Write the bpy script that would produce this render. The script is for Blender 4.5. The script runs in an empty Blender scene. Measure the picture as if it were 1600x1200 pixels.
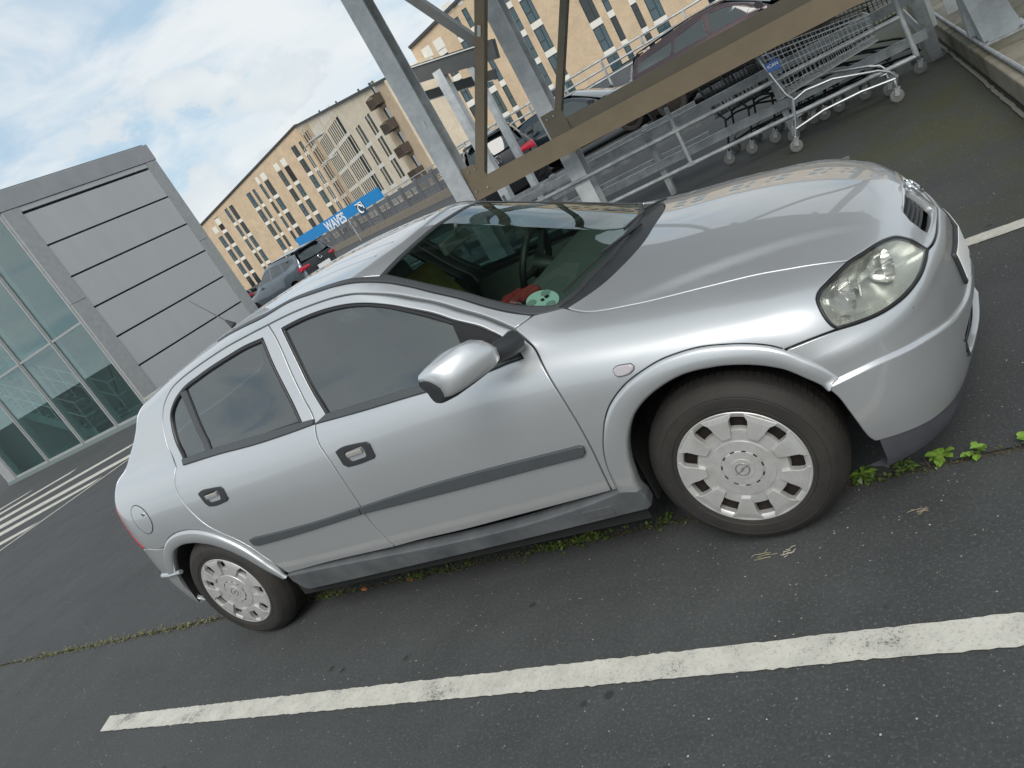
import bpy, bmesh, math, random, json
import numpy as np
from mathutils import Vector, Matrix
from mathutils.geometry import delaunay_2d_cdt
random.seed(7); np.random.seed(7)
SC = bpy.context.scene
COL = SC.collection

# ------------------------------------------------------------------ camera
cam_data = bpy.data.cameras.new('camera')
cam_data.sensor_fit = 'HORIZONTAL'; cam_data.sensor_width = 36.0
cam_data.lens = 26.61
cam_data.clip_start = 0.05; cam_data.clip_end = 3000.0
cam = bpy.data.objects.new('camera', cam_data); COL.objects.link(cam)
_yaw, _pit, _rol = 0.5886, -0.2884, -0.5390
_f = Vector((-math.sin(_yaw)*math.cos(_pit), math.cos(_yaw)*math.cos(_pit), math.sin(_pit)))
_r = Vector((math.cos(_yaw), math.sin(_yaw), 0)); _u = _r.cross(_f)
_R = _r*math.cos(_rol) + _u*math.sin(_rol); _U = -_r*math.sin(_rol) + _u*math.cos(_rol)
_m = Matrix((( _R.x, _U.x, -_f.x, 3.3581), (_R.y, _U.y, -_f.y, -2.8071), (_R.z, _U.z, -_f.z, 1.528), (0, 0, 0, 1)))
cam.matrix_world = _m
SC.camera = cam

# ------------------------------------------------------------------ sky, sun, exposure
SUN_EL, SUN_AZ = math.radians(44), math.radians(158)     # azimuth clockwise from +Y
world = bpy.data.worlds.new('World'); SC.world = world; world.use_nodes = True
wn = world.node_tree.nodes; wl = world.node_tree.links; wn.clear()
def W(t, **k):
    n = wn.new(t)
    for a, b in k.items(): setattr(n, a, b)
    return n
w_out = W('ShaderNodeOutputWorld'); w_bg = W('ShaderNodeBackground')
w_sky = W('ShaderNodeTexSky', sky_type='NISHITA', sun_disc=False)
w_sky.sun_elevation = SUN_EL; w_sky.sun_rotation = SUN_AZ
w_sky.air_density = 1.0; w_sky.dust_density = 1.5; w_sky.ozone_density = 1.0
w_tc = W('ShaderNodeTexCoord'); w_sep = W('ShaderNodeSeparateXYZ')
L_ = wl.new
L_(w_tc.outputs['Generated'], w_sep.inputs[0]); w_z = w_sep.outputs[2]
def wm(op, a, b=0.0, c=None):
    n = W('ShaderNodeMath', operation=op)
    for k, v in ((0, a), (1, b), (2, c)):
        if v is None: continue
        if isinstance(v, (int, float)): n.inputs[k].default_value = v
        else: L_(v, n.inputs[k])
    return n.outputs[0]
def wr(i, a, b, lo=0.0, hi=1.0):
    n = W('ShaderNodeMapRange'); n.clamp = True; n.interpolation_type = 'SMOOTHSTEP'
    for k, v in ((1, a), (2, b), (3, lo), (4, hi)):
        if isinstance(v, (int, float)): n.inputs[k].default_value = v
        else: L_(v, n.inputs[k])
    L_(i, n.inputs[0]); return n.outputs[0]
def wc(f, a, b):
    n = W('ShaderNodeMix', data_type='RGBA')
    if isinstance(f, float): n.inputs[0].default_value = f
    else: L_(f, n.inputs[0])
    for k, v in ((6, a), (7, b)):
        if isinstance(v, tuple): n.inputs[k].default_value = (*v, 1)
        else: L_(v, n.inputs[k])
    return n.outputs[2]
def wnoise(vec, scale, detail, rough=.5, dist=0.0):
    n = W('ShaderNodeTexNoise'); n.inputs['Scale'].default_value = scale; n.inputs['Detail'].default_value = detail; n.inputs['Roughness'].default_value = rough; n.inputs['Distortion'].default_value = dist
    L_(vec, n.inputs['Vector']); return n.outputs[0]
# high thin veil, laid out on a flat cloud layer
w_den = wm('MAXIMUM', wm('ADD', w_z, .22), .08)
w_cmb = W('ShaderNodeCombineXYZ'); L_(wm('DIVIDE', w_sep.outputs[0], w_den), w_cmb.inputs[0]); L_(wm('DIVIDE', w_sep.outputs[1], w_den), w_cmb.inputs[1])
w_off = W('ShaderNodeVectorMath', operation='ADD'); w_off.inputs[1].default_value = (7.7, 2.9, 0); L_(w_cmb.outputs[0], w_off.inputs[0])
veil = wr(wnoise(w_off.outputs[0], 1.5, 7, .58, .5), .38, .57)
veil2 = wr(wnoise(w_off.outputs[0], 3.2, 5, .55, .6), .38, .68)
col = wc(.72, w_sky.outputs[0], (3.3, 4.4, 5.2))
col = wc(wm('MULTIPLY', veil, .9), col, (5.2, 5.6, 5.85))
col = wc(wm('MULTIPLY', veil2, .75), col, (5.7, 5.9, 6.0))
# heaped clouds low in the sky, rounded
w_sc = W('ShaderNodeMapping'); w_sc.inputs['Scale'].default_value = (1, 1, 1.5); w_sc.inputs['Location'].default_value = (2.2, .35, .1); L_(w_tc.outputs['Generated'], w_sc.inputs[0])
heap = wnoise(w_sc.outputs[0], 4.2, 3, .5); heapd = wnoise(w_sc.outputs[0], 13.0, 8, .62, .15)
hv = wm('ADD', heap, wm('MULTIPLY', wm('SUBTRACT', heapd, .5), .42))
th = wr(w_z, .02, .42, .47, .74)
cov = wr(wm('SUBTRACT', hv, th), .0, .045)
shade = wr(wm('SUBTRACT', hv, th), .0, .16)
heapc = wc(wm('MULTIPLY', shade, 1.0), (4.6, 5.1, 5.4), (6.2, 6.3, 6.3))
heapc = wc(wm('MULTIPLY', wr(heapd, .42, .60), .45), heapc, (4.5, 4.95, 5.25))
col = wc(wm('MULTIPLY', cov, .92), col, heapc)
col = wc(wr(w_z, .0, .10, .45, .0), col, (4.9, 5.6, 5.9))
col = wc(wr(w_z, -.03, .0), (1.0, 1.05, 1.05), col)
L_(col, w_bg.inputs[0]); w_bg.inputs[1].default_value = 0.09
L_(w_bg.outputs[0], w_out.inputs[0])
sun_data = bpy.data.lights.new('sun', 'SUN'); sun_data.energy = 1.6; sun_data.angle = math.radians(38); sun_data.color = (1.0, 0.96, 0.90)
sun = bpy.data.objects.new('sun', sun_data); COL.objects.link(sun)
_sd = Vector((math.sin(SUN_AZ)*math.cos(SUN_EL), math.cos(SUN_AZ)*math.cos(SUN_EL), math.sin(SUN_EL)))
sun.rotation_euler = _sd.to_track_quat('Z', 'Y').to_euler()
SC.view_settings.view_transform = 'Standard'; SC.view_settings.look = 'None'
SC.view_settings.exposure = 0.76; SC.view_settings.gamma = 1.0; SC.view_settings.use_curve_mapping = False
SC.cycles.max_bounces = 8; SC.cycles.transparent_max_bounces = 16; SC.cycles.glossy_bounces = 5

# ------------------------------------------------------------------ material helpers
MATS = {}
def nt(m): return m.node_tree.nodes, m.node_tree.links
def mat(name, col, rough=0.6, metal=0.0, coat=0.0, noise=None, bump=None, ior=None, emit=None, spec=None):
    """noise = (scale, amount, colour2 or None); bump = (scale, strength, distance)"""
    if name in MATS: return MATS[name]
    m = bpy.data.materials.new(name); m.use_nodes = True
    N, L = nt(m); b = N['Principled BSDF']
    b.inputs['Base Color'].default_value = (*col, 1); b.inputs['Roughness'].default_value = rough; b.inputs['Metallic'].default_value = metal
    if coat: b.inputs['Coat Weight'].default_value = coat; b.inputs['Coat Roughness'].default_value = 0.03
    if ior: b.inputs['IOR'].default_value = ior
    if spec is not None: b.inputs['Specular IOR Level'].default_value = spec
    if emit: b.inputs['Emission Color'].default_value = (*emit[0], 1); b.inputs['Emission Strength'].default_value = emit[1]
    tc = None
    if noise or bump:
        tc = N.new('ShaderNodeTexCoord')
    if noise:
        n = N.new('ShaderNodeTexNoise'); n.inputs['Scale'].default_value = noise[0]; n.inputs['Detail'].default_value = 6; n.inputs['Roughness'].default_value = 0.65
        r = N.new('ShaderNodeMapRange'); r.inputs[1].default_value = 0.3; r.inputs[2].default_value = 0.7
        x = N.new('ShaderNodeMix'); x.data_type = 'RGBA'
        c2 = noise[2] if len(noise) > 2 and noise[2] else tuple(c*0.55 for c in col)
        x.inputs[6].default_value = (*col, 1); x.inputs[7].default_value = (*c2, 1)
        r.inputs[3].default_value = 0; r.inputs[4].default_value = noise[1]
        if len(noise) > 3:
            mp = N.new('ShaderNodeMapping'); mp.inputs['Scale'].default_value = noise[3]; L.new(tc.outputs['Object'], mp.inputs[0]); L.new(mp.outputs[0], n.inputs['Vector'])
        else: L.new(tc.outputs['Object'], n.inputs['Vector'])
        L.new(n.outputs[0], r.inputs[0]); L.new(r.outputs[0], x.inputs[0]); L.new(x.outputs[2], b.inputs['Base Color'])
        rr = N.new('ShaderNodeMapRange'); rr.inputs[3].default_value = max(rough-0.08, 0.02); rr.inputs[4].default_value = min(rough+0.1, 1)
        L.new(n.outputs[0], rr.inputs[0]); L.new(rr.outputs[0], b.inputs['Roughness'])
    if bump:
        n2 = N.new('ShaderNodeTexNoise'); n2.inputs['Scale'].default_value = bump[0]; n2.inputs['Detail'].default_value = 5
        bp = N.new('ShaderNodeBump'); bp.inputs['Strength'].default_value = bump[1]; bp.inputs['Distance'].default_value = bump[2]
        L.new(tc.outputs['Object'], n2.inputs['Vector']); L.new(n2.outputs[0], bp.inputs['Height']); L.new(bp.outputs[0], b.inputs['Normal'])
    MATS[name] = m; return m
def thin_ior(N, L, f, ior):
    # a pane reflects the same from both sides: undo the node's inside-out index on back faces
    g = N.new('ShaderNodeNewGeometry'); m = N.new('ShaderNodeMapRange'); m.inputs[3].default_value = ior; m.inputs[4].default_value = 1/ior
    L.new(g.outputs['Backfacing'], m.inputs[0]); L.new(m.outputs[0], f.inputs[0])
def glass(name, tint, refl_ior=1.5, rough=0.0, wob=None):
    """thin window glass: tinted see-through plus Fresnel reflection"""
    if name in MATS: return MATS[name]
    m = bpy.data.materials.new(name); m.use_nodes = True
    N, L = nt(m); N.remove(N['Principled BSDF']); out = N['Material Output']
    t = N.new('ShaderNodeBsdfTransparent'); t.inputs[0].default_value = (*tint, 1)
    g = N.new('ShaderNodeBsdfGlossy'); g.inputs['Roughness'].default_value = rough; g.inputs[0].default_value = (0.95, 1, 1, 1)
    f = N.new('ShaderNodeFresnel'); thin_ior(N, L, f, refl_ior)
    x = N.new('ShaderNodeMixShader')
    L.new(f.outputs[0], x.inputs[0]); L.new(t.outputs[0], x.inputs[1]); L.new(g.outputs[0], x.inputs[2]); L.new(x.outputs[0], out.inputs[0])
    if wob:
        tc = N.new('ShaderNodeTexCoord'); n2 = N.new('ShaderNodeTexNoise'); n2.inputs['Scale'].default_value = wob[0]
        bp = N.new('ShaderNodeBump'); bp.inputs['Strength'].default_value = wob[1]; bp.inputs['Distance'].default_value = wob[2]
        L.new(tc.outputs['Object'], n2.inputs['Vector']); L.new(n2.outputs[0], bp.inputs['Height']); L.new(bp.outputs[0], g.inputs['Normal'])
    MATS[name] = m; return m

# ------------------------------------------------------------------ object helpers
def tag(o, label=None, cat=None, group=None, kind=None):
    if label: o['label'] = label
    if cat: o['category'] = cat
    if group: o['group'] = group
    if kind: o['kind'] = kind
    return o
def empty(name, loc=(0, 0, 0), rz=0, label=None, cat=None, group=None, scale=1):
    o = bpy.data.objects.new(name, None); COL.objects.link(o); o.location = loc; o.rotation_euler = (0, 0, rz); o.empty_display_size = 0.1
    if scale != 1: o.scale = (scale,)*3
    return tag(o, label, cat, group)
def mesh_obj(name, verts, faces, m, parent=None, smooth=False, normals=None, mats=None, fm=None):
    me = bpy.data.meshes.new(name); me.from_pydata([tuple(map(float, v)) for v in verts], [], [tuple(int(i) for i in f) for f in faces])
    for mm in (mats or [m]): me.materials.append(mm)
    if fm is not None: me.polygons.foreach_set('material_index', [int(i) for i in fm])
    if smooth: me.polygons.foreach_set('use_smooth', [True]*len(me.polygons))
    me.update()
    if normals is not None: me.normals_split_custom_set_from_vertices([tuple(map(float, n)) for n in normals])
    o = bpy.data.objects.new(name, me); COL.objects.link(o)
    if parent: o.parent = parent
    return o
class MB:
    """collects simple shapes into one mesh"""
    def __init__(s): s.v = []; s.f = []; s.sm = []
    def add(s, vs, fs, smooth=False):
        k = len(s.v); s.v += [tuple(v) for v in vs]; s.f += [tuple(i+k for i in f) for f in fs]; s.sm += [smooth]*len(fs); return s
    def box(s, x0, x1, y0, y1, z0, z1, M=None):
        vs = [(x, y, z) for z in (z0, z1) for y in (y0, y1) for x in (x0, x1)]
        if M is not None: vs = [tuple(M @ Vector(v)) for v in vs]
        return s.add(vs, [(0, 2, 3, 1), (4, 5, 7, 6), (0, 1, 5, 4), (2, 6, 7, 3), (0, 4, 6, 2), (1, 3, 7, 5)])
    def bar(s, a, b, w, h, up=(0, 0, 1)):
        """rectangular bar from a to b, w across, h along up"""
        a = Vector(a); b = Vector(b); d = (b-a).normalized(); u = Vector(up); u = (u-d*u.dot(d)).normalized(); r = d.cross(u)
        vs = [p+r*i*w/2+u*j*h/2 for p in (a, b) for i, j in ((-1, -1), (1, -1), (1, 1), (-1, 1))]
        return s.add(vs, [(0, 1, 2, 3), (7, 6, 5, 4), (0, 4, 5, 1), (1, 5, 6, 2), (2, 6, 7, 3), (3, 7, 4, 0)])
    def tube(s, pts, r, n=8, cap=True, closed=False):
        pts = [Vector(p) for p in pts]; m = len(pts); vs = []; prev = None
        for i, p in enumerate(pts):
            if closed: d = (pts[(i+1) % m]-pts[i-1]).normalized()
            else: d = (pts[min(i+1, m-1)]-pts[max(i-1, 0)]).normalized()
            if prev is None: u = d.orthogonal().normalized()
            else: u = (prev-d*prev.dot(d)).normalized()
            prev = u; w = d.cross(u); rr = r[i] if isinstance(r, (list, tuple)) else r
            for k in range(n):
                t = 2*math.pi*k/n; vs.append(p+(u*math.cos(t)+w*math.sin(t))*rr)
        fs = [(i*n+k, i*n+(k+1) % n, ((i+1) % m)*n+(k+1) % n, ((i+1) % m)*n+k) for i in range(m if closed else m-1) for k in range(n)]
        if cap and not closed: fs += [tuple(range(n))[::-1], tuple((m-1)*n+k for k in range(n))]
        return s.add(vs, fs, n > 5)
    def lathe(s, prof, o, axis='y', n=32, ang=(0, 2*math.pi), sx=1):
        """prof = [(r, h)]; axis y: h along -y"""
        vs = []; fs = []; m = len(prof); full = abs(ang[1]-ang[0]-2*math.pi) < 1e-6; nn = n if full else n+1
        for k in range(nn):
            t = ang[0]+(ang[1]-ang[0])*k/n
            for r, h in prof:
                if axis == 'y': vs.append((o[0]+r*math.cos(t), o[1]-h*sx, o[2]+r*math.sin(t)))
                else: vs.append((o[0]+r*math.cos(t), o[1]+r*math.sin(t), o[2]+h))
        for k in range(n):
            for j in range(m-1):
                a = k*m+j; b = ((k+1) % nn)*m+j; fs.append((a, b, b+1, a+1))
        return s.add(vs, fs, True)
    def prism(s, poly, h, M=None, z0=0):
        """poly in xy, extruded z0..z0+h"""
        n = len(poly); vs = [(x, y, z0) for x, y in poly]+[(x, y, z0+h) for x, y in poly]
        if M is not None: vs = [tuple(M @ Vector(v)) for v in vs]
        return s.add(vs, [tuple(range(n))[::-1], tuple(range(n, 2*n))]+[(i, (i+1) % n, (i+1) % n+n, i+n) for i in range(n)])
    def build(s, name, m, parent=None, bevel=0, smooth=None, weld=False):
        me = bpy.data.meshes.new(name); me.from_pydata([tuple(v) for v in s.v], [], s.f); me.materials.append(m)
        me.polygons.foreach_set('use_smooth', s.sm if smooth is None else [smooth]*len(s.f)); me.update()
        o = bpy.data.objects.new(name, me); COL.objects.link(o)
        if parent: o.parent = parent
        bm = bmesh.new(); bm.from_mesh(me)
        if weld: bmesh.ops.remove_doubles(bm, verts=bm.verts, dist=1e-5)
        bmesh.ops.recalc_face_normals(bm, faces=bm.faces)
        if bevel: bmesh.ops.bevel(bm, geom=[e for e in bm.edges if len(e.link_faces) == 2 and e.calc_face_angle(0) > 0.6], offset=bevel, segments=2, affect='EDGES', profile=0.5)
        if any(s.sm) or smooth:
            for e in bm.edges:
                if len(e.link_faces) == 2 and e.calc_face_angle(0) > 0.62: e.smooth = False
        bm.to_mesh(me); bm.free()
        return o
def kids(o): return [c for c in COL.objects if c.parent == o]
def copy_tree(o, kidmap, parent=None):
    c = o.copy(); COL.objects.link(c); c.parent = parent
    for ch in kidmap.get(o.name, []): copy_tree(ch, kidmap, c)
    return c
def kidmap_of(root):
    km = {}
    for c in COL.objects:
        if c.parent: km.setdefault(c.parent.name, []).append(c)
    return km
def text_mesh(s, size, name, m, parent=None, M=None, ext=0.002, align='CENTER', bold=0.0):
    cu = bpy.data.curves.new(name, 'FONT'); cu.body = s; cu.size = size; cu.extrude = ext; cu.align_x = align; cu.align_y = 'CENTER'; cu.offset = bold
    t = bpy.data.objects.new(name, cu); COL.objects.link(t)
    dg = bpy.context.evaluated_depsgraph_get(); me = bpy.data.meshes.new_from_object(t.evaluated_get(dg)); bpy.data.objects.remove(t)
    if M is not None: me.transform(M)
    me.materials.clear(); me.materials.append(m)
    o = bpy.data.objects.new(name, me); COL.objects.link(o)
    if parent: o.parent = parent
    return o

# ------------------------------------------------------------------ ground
def asphalt(name, base, green, dark_spots=True):
    m = bpy.data.materials.new(name); m.use_nodes = True; N, L = nt(m); b = N['Principled BSDF']
    tc = N.new('ShaderNodeTexCoord')
    def noise(s, d=6, r=0.6):
        n = N.new('ShaderNodeTexNoise'); n.inputs['Scale'].default_value = s; n.inputs['Detail'].default_value = d; n.inputs['Roughness'].default_value = r
        L.new(tc.outputs['Object'], n.inputs['Vector']); return n.outputs[0]
    def rng(i, a, c, lo=0, hi=1):
        r = N.new('ShaderNodeMapRange'); r.inputs[1].default_value = a; r.inputs[2].default_value = c; r.inputs[3].default_value = lo; r.inputs[4].default_value = hi; r.clamp = True
        L.new(i, r.inputs[0]); return r.outputs[0]
    def mix(f, a, c, bt='MIX'):
        x = N.new('ShaderNodeMix'); x.data_type = 'RGBA'; x.blend_type = bt
        if isinstance(f, float): x.inputs[0].default_value = f
        else: L.new(f, x.inputs[0])
        for k, v in ((6, a), (7, c)):
            if isinstance(v, tuple): x.inputs[k].default_value = (*v, 1)
            else: L.new(v, x.inputs[k])
        return x.outputs[2]
    def math_(op, a, c):
        x = N.new('ShaderNodeMath'); x.operation = op
        for k, v in ((0, a), (1, c)):
            if isinstance(v, (int, float)): x.inputs[k].default_value = v
            else: L.new(v, x.inputs[k])
        return x.outputs[0]
    c = mix(rng(noise(0.9), .35, .65), base, tuple(x*0.78 for x in base))
    c = mix(rng(noise(3.5), .4, .7, 0, .5), c, tuple(x*1.25 for x in base))
    # tyre-polished tracks and patches
    mp = N.new('ShaderNodeMapping'); mp.inputs['Scale'].default_value = (.25, 2.2, 1); mp.inputs['Rotation'].default_value = (0, 0, .12); L.new(tc.outputs['Object'], mp.inputs[0])
    tn = N.new('ShaderNodeTexNoise'); tn.inputs['Scale'].default_value = 1.6; tn.inputs['Detail'].default_value = 7; L.new(mp.outputs[0], tn.inputs['Vector'])
    c = mix(rng(tn.outputs[0], .50, .70, 0, .16), c, tuple(x*.55 for x in base))
    c = mix(rng(noise(.55, 9, .7), .56, .66, 0, .30), c, tuple(x*1.35 for x in base))
    # damp mossy film in the shaded bay corner
    sep = N.new('ShaderNodeSeparateXYZ'); L.new(tc.outputs['Object'], sep.inputs[0])
    gy_ = rng(sep.outputs[1], 0.6, 2.6); gx_ = rng(sep.outputs[0], 1.0, 3.2)
    gm = math_('MULTIPLY', math_('MULTIPLY', gy_, gx_), rng(noise(1.6, 8, .7), .38, .62))
    c = mix(math_('MULTIPLY', gm, .95), c, green)
    # aggregate grain
    c = mix(rng(noise(70, 3, .7), .46, .56, 0, .24), c, mix(1.0, c, (.45, .45, .44), 'MULTIPLY'))
    c = mix(rng(noise(105, 2, .6), .57, .63, 0, .26), c, (.15, .17, .16))
    c = mix(rng(noise(260, 3, .8), .35, .65, 0, .45), c, mix(1.0, c, (.55, .55, .55), 'MULTIPLY'))
    c = mix(rng(noise(420, 2, .6), .66, .72, 0, .35), c, (.16, .16, .155))
    # light specks
    for sc, th, col, k in ((26, .034, (.42, .42, .38), 1.0), (48, .06, (.28, .28, .26), .8), (85, .08, (.16, .16, .15), .7)):
        v = N.new('ShaderNodeTexVoronoi'); v.inputs['Scale'].default_value = sc; L.new(tc.outputs['Object'], v.inputs['Vector'])
        sel = N.new('ShaderNodeSeparateColor'); L.new(v.outputs['Color'], sel.inputs[0])
        f = math_('MULTIPLY', math_('LESS_THAN', v.outputs['Distance'], th*2.2), math_('LESS_THAN', sel.outputs[0], .16))
        c = mix(math_('MULTIPLY', f, k), c, col)
    if dark_spots:
        v = N.new('ShaderNodeTexVoronoi'); v.inputs['Scale'].default_value = 4.2; L.new(tc.outputs['Object'], v.inputs['Vector'])
        sel = N.new('ShaderNodeSeparateColor'); L.new(v.outputs['Color'], sel.inputs[0])
        dd = math_('ADD', v.outputs['Distance'], rng(noise(70), 0, 1, -.05, .05))
        f = math_('MULTIPLY', rng(dd, .085, .055), math_('LESS_THAN', sel.outputs[1], .42))
        c = mix(math_('MULTIPLY', f, .75), c, tuple(x*0.3 for x in base))
    L.new(c, b.inputs['Base Color']); b.inputs['Roughness'].default_value = 0.82; b.inputs['Specular IOR Level'].default_value = 0.35
    bp = N.new('ShaderNodeBump'); bp.inputs['Strength'].default_value = 0.55; bp.inputs['Distance'].default_value = 0.004
    L.new(noise(300, 4, .75), bp.inputs['Height']); L.new(bp.outputs[0], b.inputs['Normal'])
    return m
asph_far = asphalt('asphalt_deck', (.062, .065, .067), (.062, .066, .026))
asph_near = asphalt('asphalt_bay', (.063, .067, .066), (.066, .070, .044))
JY = -0.585
m = MB(); m.add([(-900, JY+.012, 0), (900, JY+.012, 0), (900, 1200, 0), (-900, 1200, 0)], [(0, 1, 2, 3)])
o = m.build('ground', asph_far); tag(o, kind='structure')
m = MB(); m.add([(-900, -900, 0), (900, -900, 0), (900, JY-.012, 0), (-900, JY-.012, 0)], [(0, 1, 2, 3)])
o = m.build('road', asph_near); tag(o, kind='structure')
joint_m = mat('joint_dirt', (.035, .033, .026), .95, noise=(40, .8, (.10, .09, .06)), bump=(90, .8, .01))
m = MB()
m.add([(-900, JY-.5, -.008), (900, JY-.5, -.008), (900, JY+.5, -.008), (-900, JY+.5, -.008)], [(0, 1, 2, 3)])
o = m.build('expansion_joint', joint_m); tag(o, kind='structure')

# painted lines with worn paint
def paint_mat():
    m = bpy.data.materials.new('line_paint'); m.use_nodes = True; N, L = nt(m); b = N['Principled BSDF']; tc = N.new('ShaderNodeTexCoord')
    def noise(s, d=6, r=.6):
        n = N.new('ShaderNodeTexNoise'); n.inputs['Scale'].default_value = s; n.inputs['Detail'].default_value = d; n.inputs['Roughness'].default_value = r; L.new(tc.outputs['Object'], n.inputs['Vector']); return n.outputs[0]
    a = N.new('ShaderNodeMix'); a.data_type = 'RGBA'; a.inputs[6].default_value = (.52, .505, .45, 1); a.inputs[7].default_value = (.35, .34, .30, 1)
    r = N.new('ShaderNodeMapRange'); r.inputs[1].default_value = .35; r.inputs[2].default_value = .75; L.new(noise(9, 8, .7), r.inputs[0]); L.new(r.outputs[0], a.inputs[0])
    # pits where the asphalt shows through
    mu = N.new('ShaderNodeMath'); mu.operation = 'MULTIPLY'; L.new(noise(4.5, 5, .6), mu.inputs[0]); L.new(noise(150, 4, .75), mu.inputs[1])
    r2 = N.new('ShaderNodeMapRange'); r2.inputs[1].default_value = .335; r2.inputs[2].default_value = .37; L.new(mu.outputs[0], r2.inputs[0])
    g1 = N.new('ShaderNodeMapRange'); g1.inputs[1].default_value = .56; g1.inputs[2].default_value = .66; g1.inputs[4].default_value = .55; L.new(noise(120, 3, .7), g1.inputs[0])
    g2 = N.new('ShaderNodeMix'); g2.data_type = 'RGBA'; g2.inputs[7].default_value = (.17, .165, .145, 1); L.new(g1.outputs[0], g2.inputs[0]); L.new(a.outputs[2], g2.inputs[6])
    x = N.new('ShaderNodeMix'); x.data_type = 'RGBA'; x.inputs[7].default_value = (.10, .10, .095, 1); L.new(r2.outputs[0], x.inputs[0]); L.new(g2.outputs[2], x.inputs[6]); L.new(x.outputs[2], b.inputs['Base Color'])
    b.inputs['Roughness'].default_value = .75
    bp = N.new('ShaderNodeBump'); bp.inputs['Strength'].default_value = .4; bp.inputs['Distance'].default_value = .003; L.new(noise(220, 4, .7), bp.inputs['Height']); L.new(bp.outputs[0], b.inputs['Normal'])
    return m
pm = paint_mat()
def painted(name, polys, z=.004):
    m = MB()
    for p in polys: m.add([(x, y, z) for x, y in p], [tuple(range(len(p)))])
    o = m.build(name, pm)
    for p in o.data.polygons:
        if p.normal.z < 0: p.flip()
    return tag(o, kind='structure')
def rough_strip(x0, x1, y0, y1, dy0=0, dy1=0, skew=0):
    n = int((x1-x0)/.018); up = []; lo = []
    for i in range(n+1):
        x = x0+(x1-x0)*i/n; s = (dy0+(dy1-dy0)*i/n)
        up.append((x-(skew if i == 0 else 0), y1+s+random.gauss(0, .0016))); lo.append((x, y0+s+random.gauss(0, .0016)))
    return lo+up[::-1]
painted('bay_line', [rough_strip(-.89, 5.2, -1.338, -1.238, skew=.05)])
painted('bay_line', [rough_strip(1.1, 3.72, 1.085, 1.185)])
painted('bay_line', [rough_strip(-.9, 3.7, -3.75, -3.65)])
painted('bay_line', [rough_strip(-.9, 3.7, -6.16, -6.06)])
hatch = [
 [(-17.6, 4.66), (-17.1, 4.44), (-15.30, 5.80), (-15.32, 5.98)],
 [(-16.8, 4.22), (-16.3, 4.0), (-13.28, 5.78), (-13.35, 6.02)],
 [(-15.75, 3.83), (-15.1, 3.56), (-10.62, 5.60), (-10.69, 5.86)],
 [(-15.0, 3.25), (-14.3, 2.95), (-9.20, 4.78), (-9.20, 5.10)],
 [(-14.0, 2.62), (-13.3, 2.30), (-9.52, 3.98), (-9.48, 4.22)],
 [(-13.0, 2.0), (-12.3, 1.7), (-9.72, 2.86), (-9.68, 3.08)],
 [(-12.4, 1.35), (-11.8, 1.1), (-9.9, 1.9), (-9.86, 2.1)],
]
painted('hatched_line', hatch)
painted('hatched_line', [[(-10.0, 1.1), (-9.9, 1.1), (-9.02, 5.3), (-9.10, 5.3)]])
painted('hatched_line', [[(-20.2, 5.3), (-20.2, 5.2), (-17.4, 5.2), (-17.4, 5.3)]])

# kerb block of cast concrete with joints, right of the bay (blocks are separate parts)
conc = mat('kerb_concrete', (.21, .195, .155), .9, noise=(5, .9, (.085, .085, .045)), bump=(60, .6, .01))
conc2 = mat('kerb_concrete_pale', (.30, .27, .22), .9, noise=(4, .8, (.14, .13, .09)), bump=(60, .6, .01))
kerb = empty('concrete_kerb', (3.8, 5, 0), 0, 'mossy cast concrete kerb block along the right edge of the bay', 'kerb')
ys = [1.0, 2.75, 4.22, 6.35, 8.5, 10.5]
for i in range(5):
    m = MB(); x0a = 3.935-.034*(ys[i]-2.0); x0b = 3.935-.034*(ys[i+1]-2.0)
    g = .012
    y0, y1 = ys[i]+g, ys[i+1]-g
    v = [(x0a, y0, 0), (4.9, y0, 0), (4.9, y1, 0), (x0b, y1, 0), (x0a, y0, .18), (4.9, y0, .18), (4.9, y1, .18), (x0b, y1, .18)]
    v = [(x-3.8, y-5, z) for x, y, z in v]
    m.add(v, [(0, 3, 2, 1), (4, 5, 6, 7), (0, 1, 5, 4), (1, 2, 6, 5), (2, 3, 7, 6), (3, 0, 4, 7)])
    m.build('block', conc2 if i % 2 else conc, kerb, bevel=.012)
m = MB(); pts = [(3.86-.034*(y-3)+random.uniform(-.006, .006), y, .012+random.uniform(-.003, .003)) for y in np.arange(1.0, 10.4, .08)]
m.tube(pts, .014, 6)
o = m.build('sealant_bead', mat('sealant', (.23, .22, .18), .9, noise=(20, .6)), smooth=True)
tag(o, 'worn pale sealant bead at the foot of the concrete kerb', 'sealant')

# weeds: tiny leaves in the joint (uncountable) and a few broadleaf seedlings as plants
def leaf_mat(name, c):
    m = mat(name, c, .55, noise=(30, .5, tuple(x*1.5 for x in c))); return m
lm1 = leaf_mat('weed_leaf', (.070, .115, .022)); lm2 = leaf_mat('broad_leaf', (.13, .23, .03)); lm3 = leaf_mat('dry_weed', (.12, .12, .045))
def leaf(m, p, ang, el, L, wd, cup=.25):
    ca, sa = math.cos(ang), math.sin(ang); ce, se = math.cos(el), math.sin(el)
    def P(u, v):
        z = se*u*L - cup*L*u*u + abs(v)*wd*.35; r = ce*u*L
        return (p[0]+r*ca-v*wd*sa, p[1]+r*sa+v*wd*ca, max(p[2]+z, .002))
    us = [0, .3, .6, .85, 1]; ws = [.12, .75, 1, .6, .0]
    vs = []
    for u, w in zip(us, ws): vs += [P(u, -w/2), P(u, 0), P(u, w/2)]
    fs = []
    for i in range(4): a = i*3; fs += [(a, a+3, a+4, a+1), (a+1, a+4, a+5, a+2)]
    m.add(vs, fs, True)
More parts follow.
